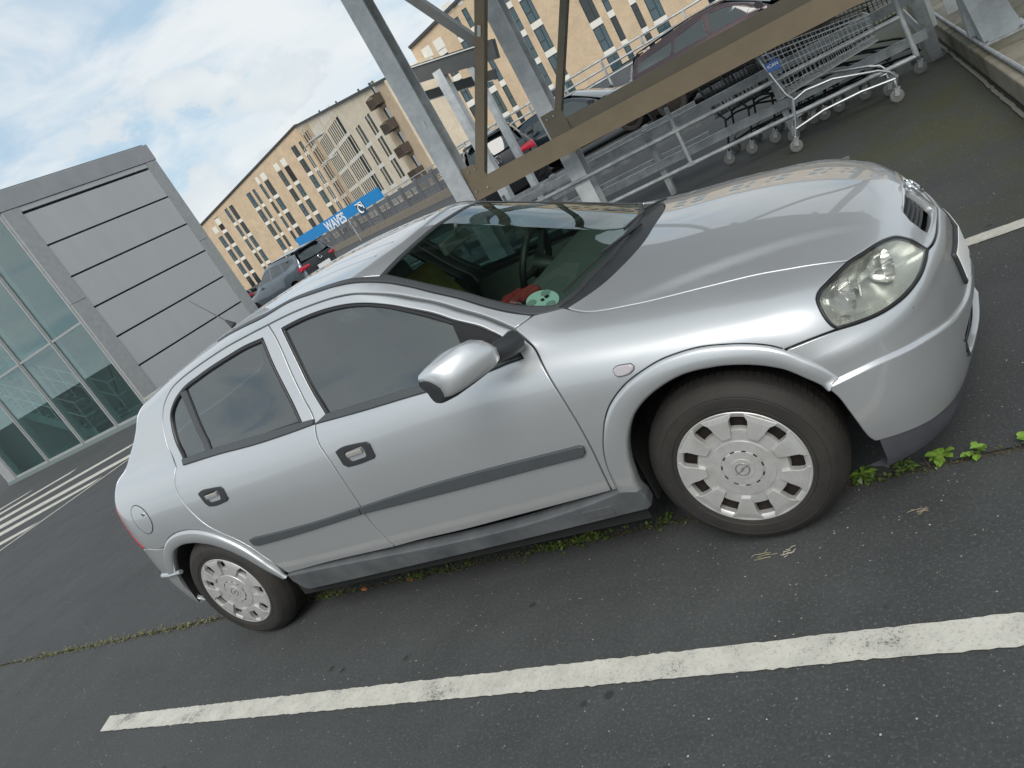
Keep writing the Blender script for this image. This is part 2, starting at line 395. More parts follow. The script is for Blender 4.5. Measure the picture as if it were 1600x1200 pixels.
def weed_patch(x0, x1, dens, size, matl, spread=.02):
    m = MB()
    for _ in range(int((x1-x0)*dens)):
        c = random.uniform(x0, x1); y = JY+random.gauss(0, spread)
        if random.random() < .5:
            c = round(c/.09)*.09+random.gauss(0, .018)
        for k in range(random.randint(3, 6)):
            s = size*random.uniform(.6, 1.4)
            leaf(m, (c+random.gauss(0, .006), y+random.gauss(0, .006), .002+random.uniform(0, .012)), random.uniform(0, 6.28), random.uniform(.1, 1.1), s, s*random.uniform(.45, .8))
    return m
m = weed_patch(-3.0, -.75, 130, .011, lm3, .016); m2 = weed_patch(-12, -3.0, 25, .012, lm3, .014); m.v, m.f, m.sm = m.v, m.f, m.sm
k0 = len(m.v); m.add(m2.v, m2.f, True)
o = m.build('weeds', lm3, smooth=True); tag(o, 'low yellowish moss and weeds in the joint behind the rear wheel', 'weeds', kind='stuff')
m = MB()
for a, b, d, s in ((.12, .36, 120, .012), (.8, 1.2, 110, .013), (1.5, 1.95, 110, .015), (1.68, 1.88, 70, .022), (2.1, 2.2, 80, .02), (2.62, 3.02, 130, .02), (.4, 3.9, 22, .009), (-.1, .1, 60, .01)):
    q = weed_patch(a, b, d, s, lm1); m.add(q.v, q.f, True)
o = m.build('weeds', lm1, smooth=True); tag(o, 'small green weeds growing in the joint beside the car sill', 'weeds', kind='stuff')
m = MB()
for _ in range(240):
    x = random.choice((random.gauss(.2, .12), random.gauss(1.0, .25), random.gauss(1.75, .2), random.gauss(2.75, .15), random.uniform(-1.2, 4))); y = JY+random.gauss(0, .012); a = random.uniform(0, 6.28); h = random.uniform(.01, .035)
    m.tube([(x, y, 0), (x+.4*h*math.cos(a), y+.4*h*math.sin(a), h*.7), (x+h*math.cos(a), y+h*math.sin(a), h*.8)], [.0008, .0006, .0003], 3)
o = m.build('dry_grass', mat('dry_stalk', (.20, .16, .08), .9, noise=(60, .6))); tag(o, 'dry brown stalks among the weeds in the joint', 'grass', kind='stuff')
# gravel and crumbs in the joint
m = MB()
for _ in range(1300):
    x = random.uniform(-1.5, 4.2); y = JY+random.gauss(0, .020); r = random.uniform(.0015, .005)
    m.add([(x+r*math.cos(t), y+r*math.sin(t), .001) for t in (0, 1.6, 3.2, 4.7)]+[(x, y, r*1.3)], [(0, 1, 4), (1, 2, 4), (2, 3, 4), (3, 0, 4)])
o = m.build('gravel', mat('crumbs', (.075, .065, .045), .9, noise=(300, 1, (.03, .028, .02)))); tag(o, 'grit and crumbs lying in the ground joint', 'grit', kind='stuff')
plants = [(2.86, -.565, 'small broadleaf seedling in the joint, nearest the front wheel', .038, 10), (3.005, -.58, 'low rosette of green leaves in the joint between two larger seedlings', .018, 9),
          (3.10, -.56, 'largest seedling with an upright broad leaf in the joint ahead of the bumper', .045, 13), (3.20, -.575, 'bushy bright green seedling right of the largest one', .038, 12), (3.33, -.57, 'leafy seedling cut by the right edge of the photo', .034, 11)]
for x, y, lab, s, n in plants:
    p = empty('seedling', (x, y, 0), 0, lab, 'plant', 'seedlings in the ground joint')
    for k in range(n):
        mm = MB(); L = s*random.uniform(.65, 1.15)
        a = 2*math.pi*k/n+random.uniform(-.4, .4); h = random.uniform(.005, s*.55)
        leaf(mm, (random.gauss(0, .008), random.gauss(0, .006), h), a, random.uniform(-.05, .8), L, L*random.uniform(.55, .7))
        mm.build('leaf', lm2, p, smooth=True)
    mm = MB()
    for k in range(4): mm.tube([(0, 0, 0), (random.gauss(0, .006), random.gauss(0, .006), s*.4)], .0015, 5)
    mm.build('stem', lm1, p)
# litter seen on the deck
def litter(x, y, lab, kind, colr, s=.02):
    m = MB()
    if kind == 'bark':
        M = Matrix.Translation((x, y, .006)) @ Matrix.Rotation(random.uniform(-.3, .3), 4, 'Z'); m.box(-s, s, -s*.3, s*.3, -.006, .004, M)
    else:
        for k in range(6):
            a = random.gauss(.2, .5); ox, oy = random.gauss(0, s*.35), random.gauss(0, s*.25); pts = [(x+ox+t*s*math.cos(a)*.8+random.gauss(0, s*.14), y+oy+t*s*math.sin(a)*.5+random.gauss(0, s*.1), .003+random.uniform(0, .005)) for t in (-1, -.4, .2, .9)]
            m.tube(pts, .0011, 4)
    o = m.build('wood_chip' if kind == 'bark' else 'litter_scrap', mat('litter_'+kind+str(colr), colr, .9, noise=(50, .5))); tag(o, lab, 'litter')
litter(.52, -.60, 'orange brown wood chip in the joint nearer the rear wheel', 'bark', (.42, .13, .05), .017)
litter(.83, -.60, 'orange brown wood chip in the joint further along the sill', 'bark', (.42, .13, .05), .017)
litter(2.64, -.88, 'torn pale scrap of fibre by the front tyre', 'fibre', (.45, .42, .34), .025)
litter(2.56, -.87, 'thin dry twig beside the pale scrap at the front tyre', 'fibre', (.30, .27, .18), .03)
litter(3.02, -.80, 'thin tangle of dry stalk on the asphalt right of the front tyre', 'fibre', (.30, .24, .18), .022)

# ------------------------------------------------------------------ the hatchback: one smooth body function, cut into real panels
def ip(x,xs,ys):
    # monotone-ish cubic (Catmull-Rom/Hermite) interpolation
    xs=np.asarray(xs,float);ys=np.asarray(ys,float);x=np.asarray(x,float)
    h=np.diff(xs);d=np.diff(ys)/h
    m=np.empty_like(ys);m[1:-1]=(d[:-1]*h[1:]+d[1:]*h[:-1])/(h[1:]+h[:-1]);m[0]=d[0];m[-1]=d[-1]
    i=np.clip(np.searchsorted(xs,x)-1,0,len(h)-1)
    t=(x-xs[i])/h[i]
    lo=t<0;hi=t>1
    tt=np.clip(t,0,1)
    a=ys[i];b=ys[i+1];ma=m[i]*h[i];mb=m[i+1]*h[i]
    r=(2*tt**3-3*tt**2+1)*a+(tt**3-2*tt**2+tt)*ma+(-2*tt**3+3*tt**2)*b+(tt**3-tt**2)*mb
    r=np.where(lo,a+ma*t,r);r=np.where(hi,b+mb*(t-1),r)
    return r
def ss(a,b,x):
    t=np.clip((x-a)/(b-a),0,1);return t*t*(3-2*t)
def smax(a,b,k):
    h=np.maximum(k-np.abs(a-b),0)/k
    return np.maximum(a,b)+h*h*h*k/6
def smin(a,b,k): return -smax(-a,-b,k)
WR=.30
B=dict(
 px=[-.75,-.5,-.1,.4,1.2,2.1,2.7,3.05,3.4],
 py=[.784,.804,.825,.845,.851,.8527,.845,.825,.780],
 sz=[.12,.22,.34,.50,.62,.74,.82,.88,.93,1.0],
 sd=[.060,.034,.010,.0,.0,.006,.017,.031,.050,.095],
 cx=[-.7,-.2,.6,1.8,2.2,2.45,2.7,2.95,3.12,3.24,3.32,3.38],
 cz=[1.10,1.10,1.09,1.055,.985,.940,.903,.848,.795,.760,.722,.655],
 crown=.17,
 fz=[.10,.20,.30,.42,.52,.585,.60,.66,.72,.80,.9],
 fx=[3.275,3.345,3.368,3.372,3.366,3.352,3.340,3.314,3.287,3.245,3.17],
 fa=[0,.2,.4,.55,.65,.75,.85],
 fd=[.030,.052,.096,.139,.184,.260,.376],
 rz=[.15,.3,.45,.55,.62,.75,.90,1.0],
 rx=[-.60,-.655,-.688,-.698,-.692,-.692,-.685,-.64],
 ra=[0,.4,.6,.7,.8,.86], rd=[-.0,.07,.115,.145,.198,.27],
 # greenhouse
 gz=[.85,.93,1.05,1.2,1.3,1.38,1.45], gy=[.812,.798,.735,.655,.600,.562,.516],
 gpx=[-.5,-.2,.2,.8,1.4,1.9,2.4], gpd=[.070,.085,.045,.016,.018,.033,.061],
 ox=[-.7,-.5,-.2,.1,.5,.9,1.3,1.6,1.8], oz=[1.175,1.228,1.293,1.343,1.386,1.402,1.378,1.342,1.315], ocr=.10,
 # windshield: x at centre vs z ; plan curve
 wz=[.85,.98,1.2,1.38,1.45], wx=[2.545,2.285,1.842,1.478,1.34], wa=[0,.3,.5,.65,.8], wd=[.015,.052,.127,.217,.314],
 hz=[.85,1.0,1.2,1.3,1.4], hx=[-.68,-.60,-.37,-.335,-.25], ha=[0,.3,.55,.7], hd=[.02,.05,.12,.18],
)
def body(x,y,z,b=B,parts=False):
    a=np.abs(y)
    S=ip(x,b['px'],b['py'])-ip(z,b['sz'],b['sd'])
    # bumper step: below crease bumper stands proud
    front=ss(2.80,2.95,x)
    phi=np.degrees(np.arctan2(a,np.maximum(x-2.45,.01)))
    zc=ip(phi,[0,13,20,27,36,41,47,51,60,75],[.391,.391,.390,.408,.447,.4705,.492,.505,.507,.500])
    stp=.011*front*ss(zc+.003,zc-.012,z)
    S=S+stp
    side=a-S
    top=(z-(ip(x,b['cx'],b['cz'])-b['crown']*a*a))*.97
    # bonnet crease
    yc=.335+(3.30-x)*.33
    top=top+.010*ss(-.035,.035,a-yc)*ss(2.3,2.75,x)
    XF=ip(z,b['fz'],b['fx'])-ip(a,b['fa'],b['fd'])
    XF=XF+stp
    fr=(x-XF)*.95
    re=-(x-(ip(z,b['rz'],b['rx'])+ip(a,b['ra'],b['rd'])))*.95
    bot=.16-z
    kk=.07+.09*ss(-.3,1.2,x)
    L=smax(smax(side,top,kk),bot,.03)
    L=smax(L,fr,.16); L=smax(L,re,.12)
    G=(a-(ip(z,b['gz'],b['gy'])-ip(x,b['gpx'],b['gpd'])))*.93
    roof=z-(ip(x,b['ox'],b['oz'])-b['ocr']*a*a)
    ws=(x-(ip(z,b['wz'],b['wx'])-ip(a,b['wa'],b['wd'])))*.47
    ht=-(x-(ip(z,b['hz'],b['hx'])+ip(a,b['ha'],b['hd'])))*.85
    g=smax(G,roof,.10); g=smax(g,ws,.035); g=smax(g,ht,.10)
    g=smax(g,.8-z,.02)
    F=smin(L,g,.035)
    if parts: return F,L,g,side,top,fr,re,G,roof,ws,ht
    return F
def grad(x,y,z,e=1e-3,f=body):
    gx_=f(x+e,y,z)-f(x-e,y,z);gy_=f(x,y+e,z)-f(x,y-e,z);gz_=f(x,y,z+e)-f(x,y,z-e)
    n=np.stack([gx_,gy_,gz_],-1);return n/np.linalg.norm(n,axis=-1,keepdims=True)

TR = {
 'door_top_F': [[0.9743, -0.5609, 1.338], [1.11, -0.5596, 1.335], [1.25, -0.5624, 1.325], [1.382, -0.5689, 1.308], [1.472, -0.5769, 1.288], [1.548, -0.5792, 1.259], [1.64, -0.5803, 1.214], [1.688, -0.5877, 1.188], [1.786, -0.6047, 1.135], [1.882, -0.6307, 1.078], [1.976, -0.6603, 1.023], [2.022, -0.6784, 0.9939], [2.076, -0.7048, 0.9587]],
 'door_front': [[2.076, -0.7048, 0.9587], [2.115, -0.7405, 0.9261], [2.149, -0.7762, 0.8801], [2.163, -0.8064, 0.8494], [2.173, -0.8277, 0.8135], [2.184, -0.8445, 0.7500], [2.191, -0.8513, 0.6568], [2.192, -0.8529, 0.5783], [2.189, -0.8527, 0.5193], [2.18, -0.8501, 0.4315], [2.171, -0.8434, 0.3478]],
 'door_bot_F': [[2.171, -0.8434, 0.3478], [2.027, -0.8439, 0.3456], [1.747, -0.8437, 0.3419], [1.514, -0.8424, 0.3382], [1.263, -0.8414, 0.3407], [1.144, -0.8404, 0.3374]],
 'b_shut': [[1.144, -0.8404, 0.3374], [1.12, -0.8510, 0.5124], [1.126, -0.8515, 0.5658], [1.127, -0.8492, 0.6729], [1.119, -0.8374, 0.7989], [1.108, -0.8247, 0.8595], [1.109, -0.8112, 0.8968], [1.117, -0.7902, 0.9365], [1.079, -0.7269, 1.04], [1.048, -0.6760, 1.135], [1.02, -0.6198, 1.239], [0.9969, -0.5864, 1.298], [0.9743, -0.5609, 1.338]],
 'door_top_R': [[0.9743, -0.5609, 1.338], [0.7926, -0.5581, 1.339], [0.6932, -0.5551, 1.338], [0.5395, -0.5521, 1.33], [0.4012, -0.5504, 1.319], [0.2721, -0.5501, 1.304], [0.1967, -0.5554, 1.288], [0.1397, -0.5686, 1.261], [0.0893, -0.5866, 1.221], [0.0639, -0.6062, 1.179], [0.0540, -0.6339, 1.125], [0.0610, -0.6699, 1.059], [0.1353, -0.7473, 0.9784]],
 'door_rear': [[0.1353, -0.7473, 0.9784], [0.1246, -0.7716, 0.9504], [0.1113, -0.7905, 0.9167], [0.1092, -0.8043, 0.8774], [0.1200, -0.8177, 0.8214], [0.1427, -0.8276, 0.7610], [0.1849, -0.8355, 0.6876], [0.2410, -0.8394, 0.6349], [0.2961, -0.8423, 0.5933], [0.3585, -0.8443, 0.5267], [0.3934, -0.8439, 0.4647], [0.4261, -0.8419, 0.4018], [0.4527, -0.8358, 0.3363]],
 'door_bot_R': [[0.4527, -0.8358, 0.3363], [0.7894, -0.8407, 0.3435], [1.144, -0.8404, 0.3374]],
 'lamp_rear': [[-0.5046, -0.7556, 0.9040], [-0.4985, -0.7662, 0.8348], [-0.4723, -0.7874, 0.7450], [-0.4289, -0.8041, 0.6621]],
 'bump_top_R': [[-0.4289, -0.8041, 0.6621], [-0.2565, -0.8172, 0.6420], [-0.2347, -0.8180, 0.6502]],
 'lip_out_R': [[-0.2347, -0.8180, 0.6502], [-0.1807, -0.8196, 0.6760], [-0.1009, -0.8225, 0.6938], [-0.0167, -0.8263, 0.6962], [0.0891, -0.8318, 0.6792], [0.1726, -0.8365, 0.6452], [0.2420, -0.8403, 0.6007], [0.3033, -0.8428, 0.5459], [0.3546, -0.8430, 0.4746], [0.3881, -0.8415, 0.4116], [0.4256, -0.8340, 0.3286]],
 'lip_in_R': [[-0.3555, -0.7954, 0.2970], [-0.3682, -0.8041, 0.3567], [-0.3586, -0.8095, 0.4130], [-0.3261, -0.8138, 0.4800], [-0.2681, -0.8179, 0.5485], [-0.1986, -0.8208, 0.6027], [-0.1509, -0.8227, 0.6182], [-0.0933, -0.8251, 0.6274], [-0.0167, -0.8288, 0.6235], [0.0735, -0.8333, 0.6033], [0.1637, -0.8375, 0.5661], [0.2416, -0.8401, 0.5112], [0.3119, -0.8402, 0.4329], [0.3541, -0.8381, 0.3788], [0.4018, -0.8319, 0.3199]],
 'lip_in_F': [[2.271, -0.8339, 0.2925], [2.271, -0.8407, 0.3311], [2.282, -0.8476, 0.3933], [2.306, -0.8513, 0.4798], [2.344, -0.8525, 0.5495], [2.388, -0.8519, 0.5998], [2.44, -0.8507, 0.6337], [2.497, -0.8494, 0.6565], [2.583, -0.8465, 0.6739], [2.66, -0.8442, 0.6677], [2.731, -0.8422, 0.6512], [2.777, -0.8411, 0.6341], [2.815, -0.8401, 0.6147], [2.853, -0.8387, 0.5892], [2.893, -0.8360, 0.5439], [2.926, -0.8369, 0.5018], [2.947, -0.8374, 0.4626], [2.958, -0.8331, 0.4069], [2.966, -0.8277, 0.3556], [2.971, -0.8222, 0.3192], [2.977, -0.8163, 0.2930]],
 'lip_out_F': [[2.192, -0.8430, 0.3458], [2.199, -0.8482, 0.3979], [2.21, -0.8510, 0.4566], [2.231, -0.8525, 0.5166], [2.255, -0.8528, 0.5608], [2.281, -0.8523, 0.6024], [2.321, -0.8511, 0.6478], [2.366, -0.8497, 0.6804], [2.414, -0.8475, 0.7050], [2.474, -0.8433, 0.7230], [2.534, -0.8377, 0.7346], [2.596, -0.8333, 0.7361], [2.659, -0.8303, 0.7305], [2.724, -0.8303, 0.7145], [2.783, -0.8314, 0.6951], [2.837, -0.8323, 0.6697], [2.877, -0.8317, 0.6394], [2.906, -0.8302, 0.6064], [2.939, -0.8283, 0.5670], [2.969, -0.8215, 0.5138]],
 'a_seam': [[2.076, -0.7048, 0.9587], [2.125, -0.6295, 0.9581]],
 'trim_bot': [[0.5415, -0.4636, 1.367], [0.7649, -0.5010, 1.372], [0.9427, -0.5155, 1.369], [1.077, -0.4903, 1.37], [1.228, -0.5035, 1.357], [1.368, -0.5179, 1.34], [1.479, -0.5175, 1.31], [1.572, -0.5120, 1.267], [1.669, -0.5276, 1.216], [1.771, -0.5521, 1.158], [1.869, -0.5750, 1.103], [1.964, -0.6048, 1.046], [2.053, -0.6237, 0.9956], [2.125, -0.6295, 0.9581]],
 'trim_top': [[0.3889, -0.3300, 1.366], [0.8500, -0.4797, 1.378], [1.15, -0.4713, 1.368], [1.315, -0.4726, 1.354], [1.455, -0.4919, 1.327], [1.542, -0.4757, 1.291], [1.603, -0.4781, 1.26], [1.708, -0.5002, 1.203], [1.839, -0.5302, 1.131], [1.955, -0.5637, 1.063], [2.046, -0.5871, 1.011], [2.132, -0.5983, 0.9644], [2.174, -0.5981, 0.9449], [2.226, -0.5924, 0.9261]],
 'fender_hood': [[2.226, -0.5924, 0.9261], [2.243, -0.6035, 0.9181], [2.263, -0.6146, 0.9105], [2.312, -0.6353, 0.8959], [2.357, -0.6422, 0.8859], [2.443, -0.6415, 0.8690], [2.587, -0.6354, 0.8447], [2.722, -0.6235, 0.8226], [2.833, -0.6116, 0.8028], [2.944, -0.6049, 0.7771], [3.035, -0.5900, 0.7485], [3.074, -0.5783, 0.7322]],
 'lamp_low': [[3.074, -0.5783, 0.7322], [3.047, -0.6251, 0.7327], [3.017, -0.6760, 0.7314], [2.993, -0.7167, 0.7268], [2.986, -0.7374, 0.7185], [2.987, -0.7587, 0.6993], [2.993, -0.7762, 0.6698], [3.001, -0.7815, 0.6465], [3.012, -0.7806, 0.6294]],
 'lamp_bot': [[3.012, -0.7806, 0.6294], [3.058, -0.7517, 0.6163], [3.112, -0.7051, 0.6024], [3.162, -0.6443, 0.5945], [3.198, -0.5767, 0.5904], [3.228, -0.4942, 0.5889], [3.248, -0.4069, 0.5920], [3.26, -0.3449, 0.5970]],
 'lamp_top': [[3.26, -0.3449, 0.5970], [3.241, -0.3498, 0.6270], [3.22, -0.3708, 0.6612], [3.199, -0.3892, 0.6839], [3.176, -0.4215, 0.7000], [3.148, -0.4658, 0.7135], [3.115, -0.5202, 0.7231], [3.074, -0.5783, 0.7322]],
 'bump_fend': [[3.012, -0.7806, 0.6294], [2.956, -0.8081, 0.6385], [2.874, -0.8316, 0.6424], [2.813, -0.8402, 0.6153]],
 'hood_lip': [[3.26, -0.3449, 0.5970], [3.272, -0.3251, 0.5882], [3.288, -0.2481, 0.5895], [3.298, -0.1622, 0.5939], [3.296, -0.0632, 0.6110], [3.288, -0.0183, 0.6404], [3.268, 0.0071, 0.6796], [3.244, 0.0259, 0.7119], [3.234, 0.1307, 0.7115]],
 'grille': [[3.246, -0.0333, 0.7076], [3.237, -0.1533, 0.7041], [3.232, -0.2341, 0.6931], [3.239, -0.2513, 0.6783], [3.258, -0.2471, 0.6432], [3.274, -0.2367, 0.6119], [3.282, -0.1749, 0.6150], [3.285, -0.1113, 0.6261], [3.282, -0.0631, 0.6446], [3.265, -0.0401, 0.6795]],
 'bump_crease': [[2.926, -0.8355, 0.5033], [2.994, -0.8150, 0.5075], [3.077, -0.7733, 0.5021], [3.136, -0.7223, 0.4877], [3.196, -0.6440, 0.4656], [3.237, -0.5518, 0.4389], [3.282, -0.4038, 0.3989], [3.311, -0.2909, 0.3818], [3.332, -0.1874, 0.3831], [3.349, -0.0376, 0.3821]],
 'bump_bot': [[2.977, -0.8163, 0.2930], [3.027, -0.7976, 0.2803], [3.087, -0.7649, 0.2763], [3.147, -0.7070, 0.2578], [3.191, -0.6345, 0.2425], [3.23, -0.5202, 0.2172]],
 'lip_bot': [[2.978, -0.8153, 0.2877], [2.976, -0.8099, 0.2572], [2.992, -0.7992, 0.2275], [3.046, -0.7764, 0.2180], [3.089, -0.7484, 0.2139], [3.129, -0.6840, 0.1920], [3.166, -0.6381, 0.1914], [3.2, -0.5833, 0.2077]],
 'win_F': [[1.049, -0.5850, 1.3], [1.173, -0.5840, 1.299], [1.312, -0.5883, 1.287], [1.436, -0.5998, 1.264], [1.496, -0.6082, 1.247], [1.604, -0.6268, 1.206], [1.702, -0.6448, 1.158], [1.801, -0.6662, 1.105], [1.863, -0.6853, 1.067], [1.987, -0.7191, 0.9950], [2.051, -0.7491, 0.9451], [2.078, -0.7649, 0.9082], [2.096, -0.7852, 0.8808], [1.958, -0.7958, 0.8909], [1.796, -0.8021, 0.9001], [1.622, -0.7985, 0.9155], [1.415, -0.7931, 0.9293], [1.192, -0.7851, 0.9438], [1.135, -0.7214, 1.049], [1.095, -0.6588, 1.167]],
 'sail': [[1.863, -0.6853, 1.067], [1.987, -0.7191, 0.9950], [2.051, -0.7491, 0.9451], [2.078, -0.7649, 0.9082], [2.096, -0.7852, 0.8808], [1.958, -0.7958, 0.8909], [1.887, -0.7980, 0.8969], [1.882, -0.7438, 0.9787]],
 'win_R': [[0.9256, -0.5851, 1.3], [0.8015, -0.5805, 1.305], [0.6647, -0.5793, 1.3], [0.4433, -0.5784, 1.284], [0.2766, -0.5817, 1.26], [0.1959, -0.5940, 1.228], [0.1448, -0.6131, 1.185], [0.1334, -0.6398, 1.133], [0.1459, -0.6839, 1.052], [0.2022, -0.7425, 0.9849], [0.4724, -0.7585, 0.9744], [0.7492, -0.7716, 0.9628], [1.044, -0.7797, 0.9532], [0.9991, -0.7099, 1.072], [0.9555, -0.6453, 1.192]],
 'belt_F': [[1.117, -0.7923, 0.9330], [1.41, -0.8032, 0.9127], [1.617, -0.8077, 0.9006], [1.793, -0.8097, 0.8885], [1.955, -0.8042, 0.8811], [2.096, -0.7859, 0.8802], [1.959, -0.7890, 0.8982], [1.799, -0.7956, 0.9088], [1.625, -0.7908, 0.9265], [1.418, -0.7866, 0.9388], [1.195, -0.7792, 0.9528]],
 'belt_R': [[0.2013, -0.7541, 0.9732], [0.4718, -0.7688, 0.9624], [0.7450, -0.7846, 0.9446], [0.9535, -0.7902, 0.9370], [1.114, -0.7918, 0.9339], [1.116, -0.7801, 0.9520], [1.044, -0.7767, 0.9578], [0.7523, -0.7635, 0.9747], [0.4737, -0.7467, 0.9887], [0.1862, -0.7304, 0.9959]],
 'divider': [[0.2658, -0.5842, 1.255], [0.3153, -0.5874, 1.255], [0.3405, -0.6313, 1.179], [0.3694, -0.6818, 1.088], [0.4185, -0.7460, 0.9875], [0.3779, -0.7434, 0.9891], [0.3302, -0.6807, 1.085], [0.2965, -0.6275, 1.181]],
 'strip_F': [[1.117, -0.8513, 0.5335], [1.371, -0.8524, 0.5268], [1.627, -0.8536, 0.5208], [1.86, -0.8539, 0.5174], [2.021, -0.8535, 0.5143], [2.151, -0.8526, 0.5096], [2.167, -0.8528, 0.5207], [2.171, -0.8531, 0.5447], [2.158, -0.8531, 0.5527], [2.046, -0.8538, 0.5571], [1.889, -0.8543, 0.5639], [1.661, -0.8540, 0.5707], [1.404, -0.8528, 0.5713], [1.123, -0.8515, 0.5649]],
 'strip_R': [[0.4005, -0.8458, 0.5637], [0.4335, -0.8466, 0.5678], [0.6695, -0.8503, 0.5611], [0.8777, -0.8512, 0.5591], [1.119, -0.8515, 0.5643], [1.115, -0.8513, 0.5339], [0.8505, -0.8509, 0.5275], [0.6351, -0.8497, 0.5238], [0.4282, -0.8462, 0.5235], [0.4035, -0.8457, 0.5327]],
 'sill': [[0.4488, -0.8352, 0.3326], [0.7862, -0.8402, 0.3401], [1.141, -0.8399, 0.3342], [1.511, -0.8419, 0.3352], [1.744, -0.8432, 0.3385], [2.025, -0.8435, 0.3429], [2.169, -0.8429, 0.3439], [2.195, -0.8425, 0.3419], [2.268, -0.8392, 0.3218], [2.27, -0.8334, 0.2898], [2.255, -0.8239, 0.2453], [2.233, -0.8189, 0.2234], [2.027, -0.8234, 0.2387], [1.675, -0.8241, 0.2409], [1.512, -0.8210, 0.2303], [0.9478, -0.8101, 0.1939], [0.6362, -0.8133, 0.2118], [0.3984, -0.8077, 0.2063], [0.3789, -0.8130, 0.2313], [0.3951, -0.8259, 0.2880], [0.4095, -0.8319, 0.3182]],
 'indic': [[2.39, -0.8379, 0.7575], [2.4, -0.8362, 0.7613], [2.427, -0.8354, 0.7593], [2.449, -0.8358, 0.7545], [2.455, -0.8384, 0.7457], [2.451, -0.8410, 0.7369], [2.439, -0.8429, 0.7309], [2.414, -0.8440, 0.7289], [2.395, -0.8440, 0.7320], [2.388, -0.8421, 0.7419]],
 'fuel': [[-0.3390, -0.7869, 0.8650], [-0.3113, -0.7825, 0.8850], [-0.2729, -0.7840, 0.8862], [-0.2324, -0.7921, 0.8651], [-0.2129, -0.8008, 0.8300], [-0.2128, -0.8080, 0.7885], [-0.2294, -0.8108, 0.7610], [-0.2607, -0.8117, 0.7387], [-0.2929, -0.8106, 0.7332], [-0.3264, -0.8072, 0.7509], [-0.3470, -0.8018, 0.7862], [-0.3539, -0.7945, 0.8269]],
 'handle_F': [[1.174, -0.8351, 0.8135], [1.198, -0.8341, 0.8193], [1.287, -0.8350, 0.8169], [1.343, -0.8366, 0.8098], [1.356, -0.8386, 0.7981], [1.351, -0.8451, 0.7466], [1.339, -0.8458, 0.7388], [1.248, -0.8456, 0.7363], [1.196, -0.8451, 0.7390], [1.178, -0.8434, 0.7541]],
 'handle_R': [[0.2575, -0.8190, 0.8424], [0.2788, -0.8183, 0.8490], [0.3652, -0.8214, 0.8476], [0.4297, -0.8246, 0.8411], [0.4440, -0.8275, 0.8285], [0.4422, -0.8358, 0.7777], [0.4223, -0.8364, 0.7690], [0.3200, -0.8337, 0.7666], [0.2887, -0.8320, 0.7717], [0.2731, -0.8292, 0.7885]],
 'cowl': [[2.225, -0.5923, 0.9265], [2.258, -0.5581, 0.9245], [2.324, -0.4781, 0.9239], [2.376, -0.3710, 0.9294], [2.418, -0.2311, 0.9364], [2.432, -0.0239, 0.9429], [2.394, 0.2601, 0.9380], [2.351, 0.4397, 0.9245]],
 'glass_base': [[2.19, -0.5942, 0.9391], [2.244, -0.5118, 0.9394], [2.278, -0.4021, 0.9483], [2.32, -0.2679, 0.9531], [2.336, -0.1219, 0.9586], [2.323, 0.0961, 0.9628], [2.288, 0.3368, 0.9546], [2.188, 0.6966, 0.9128]],
 'roof_front': [[1.54, -0.4760, 1.292], [1.553, -0.3681, 1.307], [1.565, -0.2402, 1.317], [1.566, -0.0871, 1.324], [1.56, 0.0834, 1.327], [1.526, 0.3364, 1.324]],
 'mirror_base': [[1.882, -0.7438, 0.9787]],
}
def fn(b): return lambda x, y, z: body(x, y, z, b)
CUR = dict(b=B)
def Fb(P): return body(P[:, 0], P[:, 1], P[:, 2], CUR['b'])
def Nb(P): return grad(P[:, 0], P[:, 1], P[:, 2], 1e-3, lambda x, y, z: body(x, y, z, CUR['b']))
class Plane:
    """parallel projection along w (pointing inwards)"""
    def __init__(s, w, back=2.2):
        s.w = np.array(w, float)/np.linalg.norm(w); s.back = back
        up = np.array([0, 0, 1.]) if abs(s.w[2]) < .9 else np.array([1., 0, 0])
        s.u = np.cross(s.w, up); s.u /= np.linalg.norm(s.u); s.v = np.cross(s.u, s.w)
        s.c = np.array([1.3, 0, .8])
    def uv(s, P): P = np.asarray(P, float)-s.c; return np.stack([P@s.u, P@s.v], -1)
    def ray(s, q): o = s.c+q[:, :1]*s.u+q[:, 1:]*s.v-s.w*s.back; return o, np.repeat(s.w[None], len(q), 0)
class Cyl:
    def __init__(s, x0, sign, k=.8, r=1.7): s.x0 = x0; s.sign = sign; s.k = k; s.r = r
    def uv(s, P): P = np.asarray(P, float); return np.stack([s.k*np.arctan2(P[:, 1], s.sign*(P[:, 0]-s.x0)), P[:, 2]], -1)
    def ray(s, q):
        a = q[:, 0]/s.k; d = np.stack([s.sign*np.cos(a), np.sin(a), 0*a], -1); o = np.stack([s.x0+0*a, 0*a, q[:, 1]], -1)+d*s.r
        return o, -d
def trace_in(proj, q):
    o, d = proj.ray(q); t = np.zeros(len(q))
    for _ in range(70):
        P = o+d*t[:, None]; f = Fb(P); t += np.clip(f*.85, -.02, .3)
    return o+d*t[:, None]
SIDE = Plane((0, 1, 0)); SHOULDER = Plane((-.05, .8, -.6)); QUART = Plane((.25, .86, -.42)); TOPP = Plane((-.1, 0, -1)); HOODP = Plane((-.33, 0, -.94)); SCREEN = Plane((-.75, 0, -.66)); FCYL = Cyl(2.45, 1); RCYL = Cyl(.1, -1); FEND = Plane((-.12, .86, -.5)); LAMP = Plane((-.62, .66, -.42)); HATCH = Plane((.93, 0, -.36))
